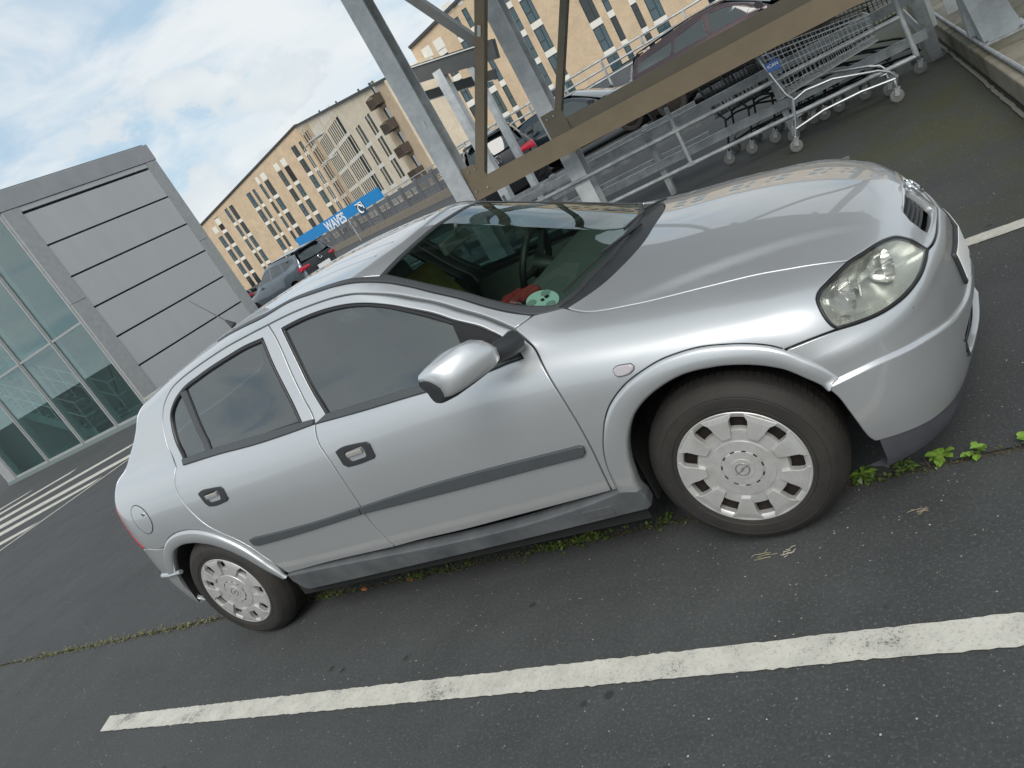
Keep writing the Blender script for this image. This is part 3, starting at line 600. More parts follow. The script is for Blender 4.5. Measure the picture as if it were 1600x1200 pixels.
def dense(poly, step, closed=True, corner=38):
    """resample a traced outline: smooth between corners"""
    P = np.asarray(poly, float); keep = [0]
    for i in range(1, len(P)):
        if np.linalg.norm(P[i]-P[keep[-1]]) > 1e-4: keep.append(i)
    P = P[keep]
    if closed and np.linalg.norm(P[0]-P[-1]) < 1e-4: P = P[:-1]
    n = len(P); out = []
    def tang(i):
        a = P[(i-1) % n]; b = P[i]; c = P[(i+1) % n]; l1 = np.linalg.norm(b-a); l2 = np.linalg.norm(c-b)
        d1 = (b-a)/l1; d2 = (c-b)/l2
        if math.degrees(math.acos(np.clip(d1@d2, -1, 1))) > corner: return None
        t = d1*l2+d2*l1; return t/np.linalg.norm(t)
    rng_ = range(n) if closed else range(n-1)
    T = [tang(i) if (closed or 0 < i < n-1) else None for i in range(n)]
    for i in rng_:
        a = P[i]; b = P[(i+1) % n]; l = np.linalg.norm(b-a); k = max(1, int(round(l/step))); d = (b-a)/l
        ta = T[i] if T[i] is not None else d; tb = T[(i+1) % n] if T[(i+1) % n] is not None else d
        for j in range(k):
            t = j/k; out.append((2*t**3-3*t**2+1)*a+(t**3-2*t**2+t)*ta*l+(-2*t**3+3*t**2)*b+(t**3-t**2)*tb*l)
    if not closed: out.append(P[-1])
    return np.array(out)
def area(p): x, y = p[:, 0], p[:, 1]; return .5*np.sum(x*np.roll(y, -1)-np.roll(x, -1)*y)
def inset(p, d):
    """shift a counter-clockwise outline inwards"""
    e = np.roll(p, -1, 0)-p; e /= np.linalg.norm(e, axis=1, keepdims=True)+1e-12
    n = np.stack([-e[:, 1], e[:, 0]], -1); m = n+np.roll(n, 1, 0); l = np.linalg.norm(m, axis=1, keepdims=True); m /= l+1e-9
    c = np.clip((m*n).sum(1, keepdims=True), .5, 1); return p+m*d/c
def inside(pts, poly):
    x, y = pts[:, 0], pts[:, 1]; r = np.zeros(len(pts), bool); n = len(poly)
    for i in range(n):
        x0, y0 = poly[i]; x1, y1 = poly[(i+1) % n]
        c = ((y0 > y) != (y1 > y)); xx = (x1-x0)*(y-y0)/((y1-y0) if y1 != y0 else 1e-12)+x0; r ^= c & (x < xx)
    return r
def near(pts, poly, d):
    a = poly; b = np.roll(poly, -1, 0); r = np.zeros(len(pts), bool)
    for s, e in zip(a, b):
        v = e-s; t = np.clip(((pts-s)@v)/(v@v+1e-12), 0, 1); r |= (np.linalg.norm(pts-s-t[:, None]*v, axis=1) < d)
    return r
def panel(name, outline, proj, m, parent, gap=.002, bev=.003, depth=.02, res=.024, off=0., holes=(), lines=(), both=False, dome=0., label=None, outline_uv=None, corner=38):
    """a sheet with rolled edges that lies on the body; both=True adds its mirror image on the far side"""
    ol = dense(proj.uv(outline) if outline_uv is None else outline_uv, res*.5, corner=corner)
    if area(ol) < 0: ol = ol[::-1]
    loops = [(ol, 1)]
    for h in holes:
        hl = dense(proj.uv(h), res*.5)
        if area(hl) < 0: hl = hl[::-1]
        loops.append((hl, -1))
    r0 = []; pts = []; edges = []; k = 0
    for l, s in loops:
        q = inset(l, s*(gap+bev)); r0.append(q); n = len(q); pts.append(q); edges += [(k+i, k+(i+1) % n) for i in range(n)]; k += n
    nb = k
    lo = r0[0].min(0); hi = r0[0].max(0)
    gx, gy = np.meshgrid(np.arange(lo[0]+res*.3, hi[0], res), np.arange(lo[1]+res*.3, hi[1], res))
    g = np.stack([gx.ravel(), gy.ravel()], -1); g = g[inside(g, r0[0])]
    for h in r0[1:]: g = g[~inside(g, h)]
    for q in r0: g = g[~near(g, q, res*.35)]
    for ln in lines:
        q = dense(proj.uv(ln) if np.asarray(ln).shape[1] == 3 else np.asarray(ln, float), res*.5, closed=False)
        q = q[inside(q, r0[0])]; q = q[~near(q, r0[0], res*.12)]
        if len(q) > 1:
            g = g[~np.any(np.linalg.norm(g[:, None]-q[None], axis=2) < res*.3, axis=1)]
            edges += [(k+i, k+i+1) for i in range(len(q)-1)]; pts.append(q); k += len(q)
    pts.append(g); allp = np.concatenate(pts)
    r = delaunay_2d_cdt([Vector(p) for p in allp], edges, [], 0, 1e-7)
    V2 = np.array([list(v) for v in r[0]]); tris = [tuple(f) for f in r[2]]
    cen = np.array([V2[list(f)].mean(0) for f in tris]); ok = inside(cen, r0[0])
    for h in r0[1:]: ok &= ~inside(cen, h)
    tris = [t for t, o_ in zip(tris, ok) if o_]
    used = sorted({i for t in tris for i in t}); rm = {a: b for b, a in enumerate(used)}; V2 = V2[used]; tris = [tuple(rm[i] for i in t) for t in tris]
    P = trace_in(proj, V2); N = Nb(P)
    o_, d_ = proj.ray(V2[:1]);
    verts = P+N*off
    if dome:
        dist = np.full(len(V2), 1e9)
        for q in r0:
            b_ = np.roll(q, -1, 0)
            for s, e in zip(q, b_):
                v = e-s; t = np.clip(((V2-s)@v)/(v@v+1e-12), 0, 1); dist = np.minimum(dist, np.linalg.norm(V2-s-t[:, None]*v, axis=1))
        verts = verts+N*(dome*(1-np.exp(-dist/.012)))[:, None]
    a, b, c = (verts[[t[i] for t in tris]] for i in range(3)); fn_ = np.cross(b-a, c-a); cn = N[[t[0] for t in tris]]
    tris = [t if s > 0 else t[::-1] for t, s in zip(tris, (fn_*cn).sum(1))]
    faces = list(tris); V = [verts]; NN = [N]; k = len(verts)
    # find boundary vertices of each loop in order
    for (l, s), q in zip(loops, r0):
        idx = [int(np.argmin(((V2-p)**2).sum(1))) for p in q]
        q1 = inset(l, s*gap); P1 = trace_in(proj, q1); N1 = Nb(P1)
        if not np.isfinite(P1).all(): P1 = np.nan_to_num(P1)
        A = P1+N1*(off-bev*.8); C_ = P1+N1*(off-depth)
        outw = P1-verts[idx]; outw = outw-(outw*N1).sum(1, keepdims=True)*N1; outw /= np.linalg.norm(outw, axis=1, keepdims=True)+1e-9
        V += [A, C_]; n1 = (N1+outw)*.7; n1 = n1*.3+outw*.7; n1 /= np.linalg.norm(n1, axis=1, keepdims=True)+1e-9; NN += [n1, outw]
        n = len(q); ka, kc = k, k+n; k += 2*n
        for i in range(n):
            j = (i+1) % n
            for f in ((idx[i], idx[j], ka+j, ka+i), (ka+i, ka+j, kc+j, kc+i)):
                if len(set(f)) == 4: faces.append(f if s < 0 else f[::-1])
    V = np.concatenate(V); NN = np.concatenate(NN)
    # orient flange faces
    fl = []
    for f in faces[len(tris):]:
        p = V[list(f)]; nn = np.cross(p[2]-p[0], p[3]-p[1]); fl.append(f if nn@NN[list(f)].sum(0) > 0 else f[::-1])
    faces = faces[:len(tris)]+fl
    o = mesh_obj(name, V, faces, m, parent, smooth=True, normals=NN)
    if label: o['label'] = label
    if both:
        V2_ = V*[1, -1, 1]; N2 = NN*[1, -1, 1]
        o2 = mesh_obj(name, V2_, [f[::-1] for f in faces], m, parent, smooth=True, normals=N2)
        return o, o2
    return o, None
def mir(p): return [[x, -y, z] for x, y, z in p]
def surf(proj, pts):
    """drop points on to the body along a projection"""
    return trace_in(proj, proj.uv(pts)).tolist()

# --- materials of the car
def paint(name, col, rough=.30, metal=.75, dirt=.12):
    m = bpy.data.materials.new(name); m.use_nodes = True; N, L = nt(m); b = N['Principled BSDF']; tc = N.new('ShaderNodeTexCoord')
    b.inputs['Metallic'].default_value = metal; b.inputs['Coat Weight'].default_value = 1.0; b.inputs['Coat Roughness'].default_value = .035; b.inputs['Coat IOR'].default_value = 1.5
    n = N.new('ShaderNodeTexNoise'); n.inputs['Scale'].default_value = 3.0; n.inputs['Detail'].default_value = 8; L.new(tc.outputs['Object'], n.inputs['Vector'])
    f = N.new('ShaderNodeTexNoise'); f.inputs['Scale'].default_value = 900; f.inputs['Detail'].default_value = 1; L.new(tc.outputs['Object'], f.inputs['Vector'])
    x = N.new('ShaderNodeMix'); x.data_type = 'RGBA'; x.inputs[6].default_value = (*col, 1); x.inputs[7].default_value = tuple(c*.86 for c in col)+(1,); L.new(f.outputs[0], x.inputs[0])
    # road film towards the sills: an actual coating of dust, strongest low down
    sp = N.new('ShaderNodeSeparateXYZ'); L.new(tc.outputs['Object'], sp.inputs[0])
    r = N.new('ShaderNodeMapRange'); r.inputs[1].default_value = .75; r.inputs[2].default_value = .25; r.inputs[3].default_value = 0; r.inputs[4].default_value = dirt*3; L.new(sp.outputs[2], r.inputs[0])
    mu = N.new('ShaderNodeMath'); mu.operation = 'MULTIPLY'; L.new(r.outputs[0], mu.inputs[0]); L.new(n.outputs[0], mu.inputs[1])
    y = N.new('ShaderNodeMix'); y.data_type = 'RGBA'; y.inputs[7].default_value = (.22, .21, .19, 1); L.new(mu.outputs[0], y.inputs[0]); L.new(x.outputs[2], y.inputs[6]); L.new(y.outputs[2], b.inputs['Base Color'])
    vo = N.new('ShaderNodeTexVoronoi'); vo.inputs['Scale'].default_value = 11; L.new(tc.outputs['Object'], vo.inputs['Vector']); sc_ = N.new('ShaderNodeSeparateColor'); L.new(vo.outputs['Color'], sc_.inputs[0])
    l1 = N.new('ShaderNodeMath'); l1.operation = 'LESS_THAN'; l1.inputs[1].default_value = .030; L.new(vo.outputs['Distance'], l1.inputs[0])
    l2 = N.new('ShaderNodeMath'); l2.operation = 'LESS_THAN'; l2.inputs[1].default_value = .10; L.new(sc_.outputs[0], l2.inputs[0]); l3 = N.new('ShaderNodeMath'); l3.operation = 'MULTIPLY'; L.new(l1.outputs[0], l3.inputs[0]); L.new(l2.outputs[0], l3.inputs[1])
    z = N.new('ShaderNodeMix'); z.data_type = 'RGBA'; z.inputs[7].default_value = (.10, .07, .05, 1); L.new(l3.outputs[0], z.inputs[0]); L.new(y.outputs[2], z.inputs[6]); L.new(z.outputs[2], b.inputs['Base Color'])
    r2 = N.new('ShaderNodeMapRange'); r2.inputs[3].default_value = rough-.04; r2.inputs[4].default_value = rough+.08; L.new(n.outputs[0], r2.inputs[0]); L.new(r2.outputs[0], b.inputs['Roughness'])
    r3 = N.new('ShaderNodeMapRange'); r3.inputs[3].default_value = .005; r3.inputs[4].default_value = .035; L.new(n.outputs[0], r3.inputs[0]); L.new(r3.outputs[0], b.inputs['Coat Roughness'])
    return m
M_paint = paint('silver_paint', (.57, .588, .60), .36, .70)
M_black = mat('black_trim', (.018, .020, .022), .5, noise=(12, .5, (.035, .037, .04)))
M_ditch = mat('roof_trim', (.045, .048, .052), .5)
M_strip = mat('side_strip_plastic', (.045, .052, .056), .55, noise=(25, .4, (.06, .065, .07)))
M_sill = mat('sill_plastic', (.050, .058, .062), .6, noise=(6, 1.0, (.105, .11, .115)), bump=(120, .2, .002))
M_seal = mat('window_seal_rubber', (.012, .012, .013), .35)
M_glass = glass('side_window_glass', (.17, .25, .25), 2.35)
M_wind = glass('windscreen_glass', (.54, .68, .61), 1.7)
M_rub = mat('tyre_rubber', (.0125, .0118, .0110), .72, noise=(7, .9, (.030, .026, .021)), bump=(70, .4, .003))
M_cap = mat('hubcap_silver', (.56, .565, .56), .40, .5, noise=(22, .5, (.30, .265, .22)))
M_capdk = mat('wheel_shadow_steel', (.014, .013, .012), .8, .3, noise=(30, .9, (.032, .021, .015)))
M_dark = mat('underbody_dark', (.010, .010, .010), .9)
M_chrome = mat('chrome', (.75, .76, .77), .12, 1.0)
M_red = mat('tail_lamp_red', (.42, .01, .03), .12, coat=.6)
M_int = mat('interior_trim', (.10, .105, .10), .8, noise=(40, .4))
M_seat = mat('seat_fabric', (.12, .12, .125), .95, noise=(120, .7, (.20, .20, .19)))

def build_hatchback():
    car = empty('parked_hatchback', (0, 0, 0), 0, 'silver five-door hatchback with grey hubcaps parked beside the trolley bay', 'car')
    C0 = car
    T = TR; rev = lambda k: T[k][::-1]
    # rear end points (hidden side of the tail)
    tail_rear = surf(RCYL, [(-.50, -.757, .90), (-.53, -.72, .97), (-.545, -.68, 1.0)])
    # ---- doors
    bodyside = {}
    for side in (0,):
        dF = T['door_top_F'] + T['door_front'][1:] + T['door_bot_F'][1:] + T['b_shut'][1:-1]
        dR = T['door_top_R'] + T['door_rear'][1:] + T['door_bot_R'][1:] + T['b_shut'][1:-1]
        wF, wR = T['win_F'], T['win_R']
        doors = {}
        for nm, ol, w in (('F', dF, wF), ('R', dR, wR)):
            doors[nm] = panel('door', ol, SIDE, M_paint, car, gap=.0028, bev=.003, holes=[w], both=True, res=.026)
        for nm, w in (('F', wF), ('R', wR)):
            d = doors[nm]
            uv = dense(SIDE.uv(w), .012); uv = uv if area(uv) > 0 else uv[::-1]
            for i in (0, 1):
                # rubber frame as a ring, glass inside
                inn = inset(uv, .010 if nm == 'F' else .012)
                P = trace_in(SIDE, uv); Q = trace_in(SIDE, inn); Nn = Nb(P); Nq = Nb(Q); n = len(uv); s = np.array([1, -1 if i else 1, 1])
                V = np.concatenate([P-Nn*.006, P+Nn*.0015, Q+Nq*.0005, Q-Nq*.02])*s
                fs = [(a*n+k, a*n+(k+1) % n, (a+1)*n+(k+1) % n, (a+1)*n+k) for a in range(3) for k in range(n)]
                mesh_obj('window_seal', V, fs if not i else [f[::-1] for f in fs], M_seal, d[i], smooth=True)
            g, g2 = panel('window_pane', trace_in(SIDE, inset(uv, .006)), SIDE, M_glass, d[0], gap=0, bev=.001, depth=.008, off=-.008, res=.05, both=True); g2.parent = d[1]
            b_, b2 = panel('belt_moulding', T['belt_'+nm], SIDE, M_strip, d[0], gap=0, bev=.004, depth=.010, off=.008, res=.02, both=True, corner=6); b2.parent = d[1]
            b_, b2 = panel('rub_strip', T['strip_'+nm], SIDE, M_strip, d[0], gap=0, bev=.004, depth=.02, off=.013, res=.015, both=True, corner=6); b2.parent = d[1]
            if nm == 'R':
                b_, b2 = panel('window_divider', T['divider'], SIDE, M_ditch, d[0], gap=0, bev=.002, depth=.02, off=.001, res=.015, both=True); b2.parent = d[1]
            # handle: bezel, recess, grip
            h = np.array(T['handle_'+nm]); bz, bz2 = panel('door_handle', h, SIDE, M_black, d[0], gap=0, bev=.003, depth=.01, off=.006, res=.012, corner=20, holes=[[(h.mean(0)[0]+a, h.mean(0)[1], h.mean(0)[2]+b) for a, b in ((-.046, .022), (-.050, .012), (-.044, -.014), (-.034, -.022), (.036, -.022), (.046, -.014), (.048, .014), (.042, .023))]], both=True); bz2.parent = d[1]
            c = surf(SIDE, [h.mean(0)])[0]
            m = MB(); M = Matrix.Translation((c[0], c[1], c[2]))
            m.box(-.050, .050, .003, .006, -.028, .028, M)
            m.build('handle_recess', M_black, d[0])
            m = MB(); m.box(-.041, .041, -.013, -.001, .000, .020, M)
            o = m.build('handle_grip', mat('handle_grey', (.34, .33, .31), .5, .2, noise=(150, .4)), d[0], bevel=.004)
            m = MB(); M2 = Matrix.Translation((c[0], -c[1], c[2])); m.box(-.050, .050, -.006, -.003, -.028, .028, M2); m.box(-.041, .041, .001, .013, .0, .02, M2); m.build('handle_grip', M_strip, d[1])
            for i in (0, 1):   # inner door card
                s = -1 if i == 0 else 1
                m = MB()
                xa, xb = ((1.16, 2.12) if nm == 'F' else (.32, 1.08)); m.box(xa, xb, s*.74, s*.70, .32, .90); m.build('door_card', M_int, d[i])
        # mirror and its black sail panel
        sp, sp2 = panel('mirror_sail', T['sail'], SIDE, mat('sail_black', (.014, .015, .016), .72, spec=.25), doors['F'][0], gap=0, bev=.003, depth=.01, off=.004, res=.02, both=True); sp2.parent = doors['F'][1]
        for i in (0,):
            s = 1 if i else -1
            # housing lofted from an inner section to the rounded outer end; X rearward glass face
            secs = []
            for t, y, w, h, zc, xc in ((0, .900, .030, .068, .975, 2.052), (.1, .906, .042, .094, .979, 2.046), (.3, .928, .050, .116, .985, 2.030), (.6, .966, .052, .122, .986, 1.999), (.85, 1.018, .049, .112, .981, 1.958), (.95, 1.042, .040, .100, .979, 1.938), (1, 1.050, .026, .084, .978, 1.930)):
                secs.append((y, w, h, zc, xc))
            V = []; n = 24
            for y, w, h, zc, xc in secs:
                for k in range(n):
                    a = 2*math.pi*k/n; cx, sz = math.cos(a), math.sin(a)
                    ex = abs(cx)**.4*math.copysign(1, cx); ez = abs(sz)**.4*math.copysign(1, sz)
                    x = xc+ex*(w*1.25 if ex > 0 else w*.75)+.010*(1-abs(ez))-.022*max(ez, 0); V.append((x, s*y, zc+ez*h*.5))
            fs = [(j*n+k, j*n+(k+1) % n, (j+1)*n+(k+1) % n, (j+1)*n+k) for j in range(len(secs)-1) for k in range(n)]
            # cap outer end, mirror face open -> glass
            fs.append(tuple((len(secs)-1)*n+k for k in range(n))); fs.append(tuple(range(n)))
            if s < 0: fs = [f[::-1] for f in fs]
            mo = mesh_obj('mirror_housing', V, fs, M_paint, doors['F'][i], smooth=True)
            m = MB()   # black lower shell and stalk
            V2 = []
            for y, w, h, zc, xc in secs:
                for k in range(n):
                    a = 2*math.pi*k/n; cx, sz = math.cos(a), math.sin(a); ex = abs(cx)**.75*math.copysign(1, cx); ez = abs(sz)**.72*math.copysign(1, sz)
                    x = xc-.010+ex*(w*1.12 if ex > 0 else w*.80); V2.append((x-.022*max(ez, 0), s*(y+.001), zc+ez*h*.5-.011))
            m.add(V2, fs, True)
            m.tube([(2.10, s*.785, .940), (2.095, s*.83, .946), (2.075, s*.87, .955), (2.055, s*.912, .962)], [.040, .036, .032, .030], 14)
            m.build('mirror_base', M_black, doors['F'][i])
            
    # ---- side frame: roof rail, C pillar, rear quarter
    rr = surf(SHOULDER, [(.30, -.485, 1.36), (.08, -.47, 1.335)])
    hat = surf(QUART, [(-.10, -.475, 1.29), (-.20, -.525, 1.20), (-.30, -.575, 1.11), (-.385, -.625, 1.02), (-.455, -.68, .985), (-.49, -.735, .96)])
    ol = T['a_seam'][::-1] + T['door_top_F'][::-1][1:] + T['door_top_R'][1:] + T['door_rear'][1:-1] + T['lip_out_R'][::-1] + T['bump_top_R'][::-1][1:] + T['lamp_rear'][::-1][1:] + hat[::-1] + rr[::-1] + T['trim_bot'][:-1]
    qs, qs2 = panel('side_frame', ol, QUART, M_paint, car, gap=.0025, bev=.003, res=.026, both=True)
    fl, fl2 = panel('fuel_flap', T['fuel'], SIDE, M_paint, qs, gap=.0, bev=.0025, depth=.004, off=.0022, res=.02)
    uv = dense(SIDE.uv(T['fuel']), .01); P = trace_in(SIDE, uv); Nn = Nb(P); m = MB(); m.tube([tuple(p+n_*.0005) for p, n_ in zip(P, Nn)], .0022, 5, closed=True); m.build('flap_gap', M_dark, qs)
    c = surf(SIDE, [(-.245, -.83, .835)])[0]; m = MB(); m.tube([(c[0], c[1]+.002, c[2]), (c[0], c[1]-.006, c[2])], [.012, .009], 10); m.build('flap_catch', M_chrome, qs)
    # ---- roof and black roof trims
    tb = T['trim_bot']; tt = T['trim_top']
    back = surf(TOPP, [(-.20, -.43, 1.28), (-.235, -.25, 1.29), (-.245, 0, 1.30)])
    rfc = surf(TOPP, [(.30, -.475, 1.37), (.05, -.462, 1.34)])
    near_edge = [[.5415, -.455, 1.36]] + [[p[0], p[1]+.018, p[2]] for p in tb[1:6]]
    rf = T['roof_front']
    half = [rf[3]] + [rf[2], rf[1], rf[0]] + [[p[0], p[1]+.016, p[2]] for p in tb[1:6]][::-1] + [[.5415, -.452, 1.36]] + rfc + back
    full = half + mir(back[:-1])[::-1] + mir(half[4+0:len(half)-len(back)])[::-1] + mir([rf[0], rf[1], rf[2]]) + []
    roof, _ = panel('roof', full, TOPP, M_paint, car, gap=.002, bev=.003, res=.03)
    for s in (1, -1):
        lo = [[p[0], p[1]-.001, p[2]] for p in tb]; hi = surf(SHOULDER, [[p[0], p[1]+.026, p[2]+.01] for p in tb])
        ol = lo[:-1]+[lo[-1]]+hi[::-1]
    panel('roof_trim', lo+[T['trim_top'][-1]]+hi[::-1][1:], SHOULDER, M_ditch, car, gap=0, bev=.003, depth=.012, off=.0035, res=.014, both=True)
    # pressed ribs of the roof
    for y in (-.30, -.15, .15, .30):
        q = trace_in(TOPP, TOPP.uv([(x, y, 1.4) for x in np.arange(.0, 1.45, .04)])); n_ = Nb(q)
        m = MB(); w = .010
        V = []; 
        for p, nn in zip(q, n_): V += [tuple(p+np.array([0, -w, 0])-nn*.001), tuple(p+nn*.0022), tuple(p+np.array([0, w, 0])-nn*.001)]
        fs = [(i*3+j, i*3+j+1, i*3+j+4, i*3+j+3) for i in range(len(q)-1) for j in (0, 1)]
        m.add(V, fs, True); m.build('roof_rib', M_paint, roof, smooth=True)
    # ---- bonnet
    fh = T['fender_hood']
    cw = T['cowl'][:6]; lip = [(3.2599, -.3449, .597), (3.285, -.30, .600), (3.296, -.25, .606), (3.300, -.20, .612)]
    # opening for the grille is cut out of the bonnet nose
    lt = T['lamp_top']
    nose = surf(FCYL, [(3.26, -.345, .598), (3.28, -.31, .592), (3.30, -.25, .590), (3.31, -.15, .592), (3.315, 0, .594)])
    half = cw[::-1] + fh[1:] + lt[::-1][1:] + nose[1:]
    hood_ol = half + mir(nose[1:-1])[::-1] + mir(fh[1:] + lt[::-1][1:])[::-1] + mir(cw[:-1])
    gr = surf(FCYL, [(3.235, -.040, .700), (3.24, -.15, .700), (3.235, -.235, .694), (3.245, -.262, .672), (3.265, -.262, .640), (3.275, -.250, .616), (3.285, -.18, .614), (3.29, -.04, .612)])
    hood, _ = panel('bonnet', hood_ol, HOODP, M_paint, car, gap=.0025, bev=.0035, res=.024, holes=[gr, mir(gr)])
    # grille slats behind the openings
    for s in (-1, 1):
        m = MB(); m.box(3.16, 3.17, s*.03, s*.275, .59, .72); gb = m.build('grille', M_dark, car)
        for k in range(5):
            z = .628+.0155*k
            m = MB(); P = surf(FCYL, [(3.2, s*y, z) for y in (.045, .10, .15, .20, .25)]); m.add([(p[0]-.014, p[1], p[2]-.003) for p in P]+[(p[0]-.018, p[1], p[2]+.003) for p in P]+[(p[0]-.045, p[1], p[2]+.008) for p in P], [(i, i+1, i+6, i+5) for i in range(4)]+[(i+5, i+6, i+11, i+10) for i in range(4)]); m.build('grille_slat', M_black, gb)
    # chrome bar and round emblem
    P = surf(FCYL, [(3.25, y, .712-.10*abs(y)**1.6) for y in np.linspace(-.24, .24, 17)]); m = MB(); m.tube([(p[0]+.001, p[1], p[2]) for p in P], [.003+.003*(1-abs(i-8)/8) for i in range(17)], 8); m.build('grille_chrome_bar', M_chrome, car)
    c = surf(FCYL, [(3.25, 0, .690)])[0]; n_ = Nb(np.array([c]))[0]
    em = MB(); q = Vector(n_).to_track_quat('Z', 'Y').to_matrix().to_4x4(); Mx = Matrix.Translation(Vector(c)+Vector(n_)*.012) @ q
    em.tube([tuple(Mx @ Vector((.034*math.cos(a), .034*math.sin(a), 0))) for a in np.linspace(0, 2*math.pi, 29)[:-1]], .005, 8, closed=True)
    em.prism([(-.055, -.004), (.006, -.008), (.002, -.001), (.055, .004), (-.006, .008), (-.002, .001)], .006, Mx, -.002); em.build('emblem', M_chrome, car)
    # ---- front wings
    wing = [T['a_seam'][0]] + T['door_front'][1:] + T['lip_out_F'][1:18-1] + T['bump_fend'][::-1][1:] + T['lamp_low'][::-1][1:] + fh[::-1][1:] + T['a_seam'][::-1][:1]
    wing = [T['a_seam'][0]] + T['door_front'][1:] + T['lip_out_F'][:17] + T['bump_fend'][::-1][1:] + T['lamp_low'][::-1][1:] + fh[::-1][1:] + [T['a_seam'][1]]
    wg, wg2 = panel('front_wing', wing, FEND, M_paint, car, gap=.0025, bev=.003, both=True, res=.024)
    a_, b_ = panel('side_repeater', T['indic'], SIDE, mat('repeater_clear', (.38, .35, .37), .15, coat=1.0), wg, gap=0, bev=.005, depth=.006, off=.008, res=.012, both=True); b_.parent = wg2
    uv = dense(SIDE.uv(T['indic']), .008); P = trace_in(SIDE, uv); m = MB(); m.tube([tuple(p) for p in P], .0024, 5, closed=True); m.build('repeater_gasket', M_seal, wg)
    # ---- front bumper
    lipF = T['lip_out_F']
    bt = T['bump_fend'][::-1]; lb = T['lamp_bot']
    topm = lb[1:] + nose[1:]
    opening = T['lip_in_F'][-8:]
    bot = surf(FCYL, [(2.98, -.80, .275), (3.046, -.776, .262), (3.10, -.74, .250), (3.16, -.66, .236), (3.21, -.56, .224), (3.26, -.40, .212), (3.285, -.2, .206), (3.29, 0, .204)])
    half = bot[::-1] + opening[::-1] + [T['lip_out_F'][16]] + bt[1:] + topm
    bump_ol = half + mir(topm[:-1])[::-1] + mir(opening[::-1] + [T['lip_out_F'][16]] + bt[1:])[::-1] + mir(bot[1:-1])
    hole = surf(FCYL, [(3.3, -.50, .30), (3.3, -.46, .275), (3.3, -.3, .262), (3.3, 0, .258), (3.3, .3, .262), (3.3, .46, .275), (3.3, .50, .30), (3.3, .47, .335), (3.3, .3, .345), (3.3, 0, .35), (3.3, -.3, .345), (3.3, -.47, .335)])
    cr = T['bump_crease']; cfull = cr + [[3.352, 0, .392]] + mir(cr)[::-1]
    cl = FCYL.uv(cfull)
    u0, u1 = cl[0, 0], cl[-1, 0]
    cr_lines = []
    for dz in (.012, .006, 0, -.006, -.012, -.018, -.03): cr_lines.append(cl+[0, dz])
    CUR['crease'] = cl
    bumper, _ = panel('front_bumper', bump_ol, FCYL, M_paint, car, gap=.0025, bev=.003, res=.022, holes=[hole], lines=cr_lines)
    m = MB(); m.box(3.20, 3.21, -.52, .52, .25, .36); m.build('air_intake', M_dark, bumper)
    m = MB()
    for z in (.285, .31, .335): m.box(3.24, 3.27, -.48, .48, z-.003, z+.003)
    m.build('intake_slat', M_black, bumper)
    m = MB(); V = []
    ang = np.sin(np.linspace(-1.57, 1.57, 41))
    for a in ang:
        yy = a*.785; P = surf(FCYL, [(2.45+.54*(1+.55*(1-abs(a))), yy, .262-.05*(1-abs(a)**2))])[0]
        V += [(P[0]-.004, P[1]*1.0, .275), (P[0]-.006, P[1]*.995, .205), (P[0]-.018, P[1]*.985, .175), (P[0]-.07, P[1]*.96, .178)]
    m.add(V, [(i*4+j, i*4+j+1, i*4+j+5, i*4+j+4) for i in range(40) for j in range(3)], True)
    m.build('front_lip', mat('lip_plastic', (.035, .037, .045), .65, noise=(9, .7, (.06, .062, .07))), bumper, smooth=True)
    # crash-strip trims on the bumper front (black inserts)
    P = surf(FCYL, [(3.3, y, .470) for y in np.linspace(-.22, .22, 13)]); 

    # number plate holder in front
    c = surf(FCYL, [(3.3, 0, .455)])[0]
    m = MB(); pass
    pl_, _ = panel('plate_holder', surf(FCYL, [(3.3, -.24, .405), (3.3, .24, .405), (3.3, .24, .515), (3.3, -.24, .515)]), FCYL, M_black, bumper, gap=0, bev=.003, depth=.01, off=.012, res=.03)
    panel('number_plate', surf(FCYL, [(3.3, -.23, .412), (3.3, .23, .412), (3.3, .23, .508), (3.3, -.23, .508)]), FCYL, mat('plate_white', (.75, .75, .74), .3), pl_, gap=0, bev=.001, depth=.002, off=.0145, res=.03)
    # ---- wheel-arch lips, swept round each arch
    for inn, out_, cx in (('lip_in_F', 'lip_out_F', 2.606), ('lip_in_R', 'lip_out_R', 0.)):
        a = np.array(T[inn]); b = np.array(T[out_])
        a2 = SIDE.uv(a); b2 = SIDE.uv(b); cc = SIDE.uv([(cx, -.85, .30)])[0]
        def polar(q): d = q-cc; t_ = np.unwrap(np.arctan2(d[:, 1], d[:, 0])); t_ = t_+(2*math.pi if t_.mean() < 0 else 0); return t_, np.hypot(d[:, 0], d[:, 1])
        ta, ra = polar(a2); tb_, rb = polar(b2)
        if ta[0] > ta[-1]: ta, ra = ta[::-1], ra[::-1]
        if tb_[0] > tb_[-1]: tb_, rb = tb_[::-1], rb[::-1]
        T0, T1 = ta[0], ta[-1]
        if cx > 1: T0 = max(T0, math.radians(30.2))
        else: T1 = min(T1, math.radians(153))
        th = np.linspace(T0, T1, 90); ri = np.interp(th, ta, ra); ro = np.interp(th, tb_, rb)
        ro = np.where(th < tb_[0], rb[0]+(ri-np.interp(tb_[0], ta, ra)), ro); ro = np.where(th > tb_[-1], rb[-1]+(ri-np.interp(tb_[-1], ta, ra)), ro)
        ro = np.maximum(ro, ri+.03)
        prof = ((0, -.004, 1), (.0, .0, 1), (.06, .010, .6), (.2, .0125, 0), (.5, .013, 0), (.82, .0135, 0), (.93, .010, 0), (1.0, .002, 0), (1.0, -.03, 0))
        V = []
        for t, i_, o_ in zip(th, ri, ro):
            for f, h, _ in prof:
                r = o_+(i_-o_)*f; V.append((cc[0]+r*math.cos(t), cc[1]+r*math.sin(t), h))
